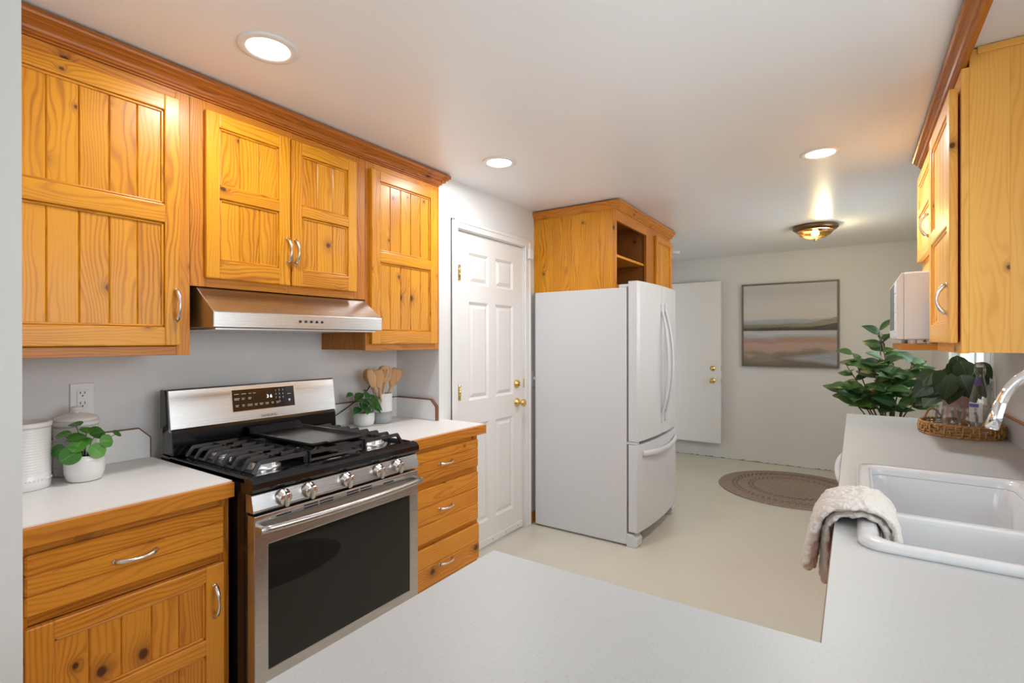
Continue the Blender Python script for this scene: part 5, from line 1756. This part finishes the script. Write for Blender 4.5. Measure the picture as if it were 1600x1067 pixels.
def jar(label, x, y, h=0.132, r=0.038):
    t = thing('glass_jar', label, 'jar', (x, y, ztr), 'glass jars on the tray')
    b = MB()
    b.lathe([(0, 0.0005), (r * 0.88, 0.0005), (r, 0.008), (r, h * 0.70), (r * 0.93, h * 0.78), (r * 0.86, h * 0.82), (r * 0.86, h * 0.85), (r * 0.90, h * 0.865), (r * 0.86, h * 0.88), (r * 0.90, h * 0.90), (r * 0.86, h * 0.92), (r * 0.88, h * 0.97), (r * 0.86, h), (r * 0.81, h)], (x, y, ztr), 32)
    b.build('body', 'glass', t)
    return t


jar('clear glass jar at the left front of the tray', 0.372, 3.295)
jar('clear glass jar at the right front of the tray', 0.454, 3.270)
jar('clear glass jar at the back left of the tray', 0.405, 3.385)
# swing-top bottle
BX_, BY_ = 0.515, 3.385
bt = thing('glass_bottle', 'tall clear swing-top glass bottle on the tray', 'bottle', (BX_, BY_, ztr))
b = MB(); b.lathe([(0, 0.001), (0.036, 0.001), (0.041, 0.008), (0.041, 0.155), (0.039, 0.175), (0.030, 0.215), (0.021, 0.25), (0.016, 0.275), (0.015, 0.305), (0.018, 0.308), (0.018, 0.322), (0.013, 0.324)], (BX_, BY_, ztr), 36); bd = b.build('body', 'glass', bt)
b = MB(); b.lathe([(0, 0.009), (0.0365, 0.012), (0.0365, 0.125), (0, 0.125)], (BX_, BY_, ztr), 32); b.build('contents', 'cream', bt)
b = MB(); b.lathe([(0, 0.3245), (0.014, 0.3245), (0.016, 0.332), (0.013, 0.342), (0, 0.345)], (BX_, BY_, ztr), 20); st = b.build('stopper', 'ceramic', bt)
b = MB()
for s in (-1, 1):
    b.tube([(BX_ + 0.017 * s, BY_, ztr + 0.338), (BX_ + 0.021 * s, BY_ - 0.002, ztr + 0.315), (BX_ + 0.018 * s, BY_ - 0.004, ztr + 0.285)], 0.0014, 6)
b.tube([(BX_ - 0.017, BY_, ztr + 0.338), (BX_, BY_ - 0.001, ztr + 0.347), (BX_ + 0.017, BY_, ztr + 0.338)], 0.0014, 6)
b.build('wire_bail', 'nickel', st)


def wrap(name, mat, a0, a1, z0, z1, r0, r1=None, parent=None):
    r1 = r1 or r0
    b = MB(); T = bmesh.new(); n = 12; rows = []
    for k, (z, r) in enumerate(((z0, r0), (z1, r1))):
        rows.append([T.verts.new((BX_ + r * math.cos(a0 + (a1 - a0) * i / n), BY_ + r * math.sin(a0 + (a1 - a0) * i / n), ztr + z)) for i in range(n + 1)])
    for i in range(n):
        T.faces.new([rows[0][i], rows[0][i + 1], rows[1][i + 1], rows[1][i]])
    b._merge(T, mat=mat)
    return b.build(name, None, parent)


lb = wrap('label', 'paper', math.radians(-175), math.radians(-85), 0.055, 0.150, 0.0415, parent=bt)
wrap('label_band', 'purple', math.radians(-172), math.radians(-105), 0.128, 0.146, 0.0418, parent=lb)
wrap('neck_label', 'purple', math.radians(-165), math.radians(-90), 0.235, 0.268, 0.0262, 0.0190, parent=bt)

# ------------------------------------------------------------------ plants by the far window


def branch_plant(b, s_, root, clusters, leaf_len, n_leaf, seed, wide=0.42, shape='oval'):
    rnd = random.Random(seed)
    for (c, k, ln) in clusters:
        c = Vector(c)
        mid = root.lerp(c, 0.55) + Vector((rnd.uniform(-.02, .02), rnd.uniform(-.02, .02), 0.05))
        s_.tube(smooth_path([root + Vector((rnd.uniform(-.03, .03), rnd.uniform(-.03, .03), 0)), mid, c], 5), [0.0065 - 0.004 * i / 10 for i in range(11)], 6)
        ax = (c - mid).normalized()
        k = max(4, k - 1)
        for i in range(k):
            f = i / max(1, k - 1)
            p = c.lerp(mid, (1 - f) * 0.45)
            az = i * 2.4 + rnd.uniform(-.4, .4)
            d = Vector((math.cos(az), math.sin(az), rnd.uniform(-0.25, 0.35))) + ax * 0.55
            L_ = ln * rnd.uniform(0.7, 1.2)
            b.leaf(p, d, L_, L_ * wide * rnd.uniform(0.8, 1.2), rnd.uniform(0.1, 0.45), 0.22, shape, (rnd.uniform(-.5, .5), -0.8, 0.9))


bpl = thing('potted_plant', 'large leafy green plant standing beyond the end of the right counter', 'plant', (0.2, 4.34, 0))
PC = Vector((0.20, 4.34, 0))
b = MB(); b.lathe([(0, 0), (0.13, 0), (0.15, 0.02), (0.17, 0.30), (0.175, 0.31), (0.165, 0.31), (0.155, 0.27), (0, 0.27)], PC, 36); pot = b.build('pot', 'ceramic_matt', bpl)
b = MB(); b.lathe([(0.155, 0), (0, 0.01)], PC + Vector((0, 0, 0.272)), 24); b.build('soil', 'soil', pot)
b = MB(); s_ = MB()
base = PC + Vector((0, 0, 0.28)); hub = PC + Vector((0, 0, 0.62))
for k in range(4):
    a = k * 1.6
    s_.tube([base + Vector((0.03 * math.cos(a), 0.03 * math.sin(a), 0)), hub + Vector((0.02 * math.cos(a), 0.02 * math.sin(a), 0))], [0.010, 0.007], 8)
cl_ = [((0.140, 4.30, 1.45), 7, .115), ((0.150, 4.30, 1.40), 5, .115), ((-0.010, 4.28, 1.285), 6, .12), ((-0.045, 4.25, 1.20), 5, .12), ((-0.080, 4.30, 1.03), 7, .115), ((-0.04, 4.25, 1.06), 6, .13), ((0.155, 4.24, 1.255), 9, .15), ((0.098, 4.20, 1.20), 7, .155), ((0.195, 4.20, 1.17), 8, .15),
       ((0.054, 4.22, 1.04), 7, .16), ((0.02, 4.22, 0.99), 6, .15), ((0.177, 4.16, 1.07), 8, .15), ((0.318, 4.26, 1.24), 6, .13), ((0.39, 4.30, 1.215), 6, .12), ((0.290, 4.24, 1.16), 8, .14), ((0.301, 4.18, 1.06), 7, .14), ((0.233, 4.16, 0.96), 7, .14), ((0.10, 4.2, 0.95), 6, .15), ((0.352, 4.22, 0.99), 7, .13)]
branch_plant(b, s_, hub, cl_, .12, 6, 3, 0.60)
b.build('foliage', 'leaf', bpl); s_.build('stems', 'stem', bpl)

dpl = thing('potted_plant', 'dark-leaved plant in a dusty pink pot behind the wicker tray', 'plant', (0.472, 3.72, zt))
DC = Vector((0.472, 3.73, zt))
b = MB(); b.lathe([(0, 0), (0.050, 0), (0.056, 0.006), (0.064, 0.155), (0.066, 0.162), (0.061, 0.162), (0.058, 0.15), (0, 0.15)], DC, 32); pot = b.build('pot', 'pink_pot', dpl)
b = MB(); b.lathe([(0.0575, 0), (0, 0.006)], DC + Vector((0, 0, 0.151)), 20); b.build('soil', 'soil', pot)
b = MB(); s_ = MB(); hub = DC + Vector((0, 0, 0.155))
rnd = random.Random(5)
spec = [((0.385, 3.70, 1.135), .12), ((0.350, 3.71, 1.175), .11), ((0.415, 3.68, 1.165), .13), ((0.440, 3.66, 1.10), .12), ((0.505, 3.72, 1.215), .13), ((0.495, 3.67, 1.15), .12), ((0.560, 3.72, 1.20), .10), ((0.560, 3.74, 1.13), .10), ((0.365, 3.69, 1.06), .11), ((0.480, 3.74, 1.245), .11), ((0.530, 3.69, 1.13), .10), ((0.40, 3.74, 1.10), .12), ((0.36, 3.73, 1.11), .11), ((0.45, 3.72, 1.18), .12), ((0.42, 3.64, 1.12), .11), ((0.335, 3.70, 1.12), .12), ((0.345, 3.72, 1.06), .11), ((0.575, 3.70, 1.23), .09), ((0.545, 3.72, 1.16), .10), ((0.47, 3.72, 1.215), .12), ((0.52, 3.70, 1.10), .09)]
for (p, L_) in spec:
    p = Vector(p); out = p - hub; dr_ = Vector((out.x, out.y - 0.05, -0.10)).normalized()
    s_.tube(smooth_path([hub + Vector((out.x * .12, out.y * .12, 0)), hub.lerp(p, .6) + Vector((0, 0, 0.02)), p - dr_ * L_ * 0.4], 4), 0.0022, 6)
    L_ *= 1.22
    b.leaf(p - dr_ * L_ * 0.4, dr_, L_, L_ * 0.74, rnd.uniform(.15, .4), 0.2, 'oval', (rnd.uniform(-.4, .4), -0.9, 0.8))
b.build('foliage', 'leaf_dark', dpl); s_.build('stems', 'stem_green', dpl)

# ------------------------------------------------------------------ rug, painting
b = MB()
pr = [(0.0, 0.0)]
RR = 0.635
pr = [(0, 0.0005), (RR, 0.0005), (RR + 0.004, 0.004), (RR, 0.009)]
nn_ = 38
for i in range(nn_, 0, -1):
    r = RR * i / nn_
    pr += [(r - RR / nn_ * 0.5, 0.0105), (r - RR / nn_ * 0.95, 0.0085)]
pr[-1] = (0, 0.009)
b.lathe(pr, (-0.475, 5.375, 0), 96)
rug = b.build('rug', 'rug')
tag(rug, 'large round brown braided jute rug on the floor near the back wall', 'rug')
r2 = rug.copy(); COL.objects.link(r2)
r2.location = (-0.30, 1.72, 0); r2.scale = (0.28 / RR, 0.50 / RR, 1)
tag(r2, 'oval brown braided rug in front of the sink, seen mirrored in the oven door', 'rug')

pt = thing('painting', 'framed abstract landscape painting on the back wall', 'painting', (-0.60, YB, 1.09))
px0, px1, pz0, pz1 = -1.072, -0.132, 1.087, 2.016
b = MB()
for (a, c, d, e) in ((px0, px0 + .016, pz0, pz1), (px1 - .016, px1, pz0, pz1)):
    b.box(a, c, YB - 0.045, YB - 0.001, d, e, 0.002)
b.box(px0 + .016, px1 - .016, YB - 0.045, YB - 0.001, pz0, pz0 + .016, 0.002); b.box(px0 + .016, px1 - .016, YB - 0.045, YB - 0.001, pz1 - .016, pz1, 0.002)
b.build('frame', 'picture_frame', pt)
b = MB(); vs = b.box(px0 + .018, px1 - .018, YB - 0.036, YB - 0.002, pz0 + .018, pz1 - .018)
for f in b.bm.faces:
    for l in f.loops:
        l[b.uv].uv = ((l.vert.co.x - px0) / (px1 - px0), (l.vert.co.z - pz0) / (pz1 - pz0))
b.build('canvas', 'painting', pt)

# ------------------------------------------------------------------ lamps


def downlight(label, x, y, power=8.0):
    t = thing('recessed_light', label, 'ceiling light', (x, y, HC), 'recessed ceiling lights')
    b = MB(); b.lathe([(0.094, 0.0), (0.095, -0.004), (0.088, -0.007), (0.070, -0.0065), (0.066, -0.003), (0.066, 0.0)], (x, y, HC), 48); b.build('trim_ring', 'white_paint', t)
    b = MB(); b.lathe([(0, -0.0035), (0.0655, -0.003), (0.066, -0.001)], (x, y, HC), 40); b.build('lens', 'lens', t)
    d = bpy.data.lights.new('recessed_lamp', 'AREA'); d.shape = 'DISK'; d.size = 0.12; d.energy = power; d.color = (0.98, 0.985, 1.0)
    o = bpy.data.objects.new('recessed_lamp', d); COL.objects.link(o); o.location = (x, y, HC - 0.012); o.parent = t; o.matrix_parent_inverse = world_of(t).inverted()
    return t


downlight('recessed ceiling light nearest the viewer, over the large wall cabinet', -1.626, 0.955, 6.5)
downlight('recessed ceiling light in front of the panelled door', -1.618, 2.275)
downlight('recessed ceiling light near the right wall cabinets', -0.148, 3.105, 11.0)

downlight('added unseen recessed fill light behind the viewer, left one', -2.9, -1.3, 5.0)  # this pair is added out of view, to even out the kitchen light
downlight('added unseen recessed fill light behind the viewer, right one', -0.6, -1.6, 2.0)

# brass flush-mount lamp
LX, LY = -0.280, 5.06
fl = thing('flush_mount_light', 'brass flush-mount ceiling lamp with ribbed glass near the back wall', 'ceiling light', (LX, LY, HC))
b = MB(); b.lathe([(0, -0.001), (0.165, -0.001), (0.172, -0.006), (0.168, -0.016), (0.172, -0.022), (0.160, -0.034), (0.142, -0.046), (0.132, -0.046), (0.130, -0.030), (0.05, -0.010), (0, -0.010)], (LX, LY, HC), 56); b.build('pan', 'bronze', fl)
b = MB(); b.lathe([(0.131, -0.046), (0.128, -0.058), (0.112, -0.078), (0.080, -0.098), (0.040, -0.108), (0.012, -0.110)], (LX, LY, HC), 96, None, 'z', True, lambda a, h: 1 + 0.014 * math.sin(a * 32)); b.build('glass_bowl', 'amber_glass', fl)
b = MB(); b.lathe([(0.0, -0.106), (0.016, -0.108), (0.018, -0.113), (0.010, -0.117), (0.012, -0.124), (0.008, -0.131), (0, -0.134)], (LX, LY, HC), 24); b.build('finial', 'brass', fl)
b = MB(); b.lathe([(0, -0.088), (0.020, -0.084), (0.030, -0.068), (0.026, -0.050), (0.014, -0.030), (0.012, -0.012), (0, -0.012)], (LX, LY, HC), 24); b.build('bulb', 'bulb', fl)
d = bpy.data.lights.new('flush_mount_lamp', 'POINT'); d.energy = 11; d.color = (1.0, 0.96, 0.89); d.shadow_soft_size = 0.05
o = bpy.data.objects.new('flush_mount_lamp', d); COL.objects.link(o); o.location = (LX + 0.055, LY, HC - 0.075); o.parent = fl; o.matrix_parent_inverse = world_of(fl).inverted()

# smoke detector peeping past the fridge cabinet
b = MB(); b.lathe([(0, -0.028), (0.045, -0.028), (0.058, -0.020), (0.062, -0.004), (0.062, 0.0), (0, 0)], (-1.655, 5.66, HC), 32)
tag(b.build('smoke_detector', 'white_plastic'), 'round white smoke detector on the ceiling past the pine fridge cabinet', 'smoke detector')
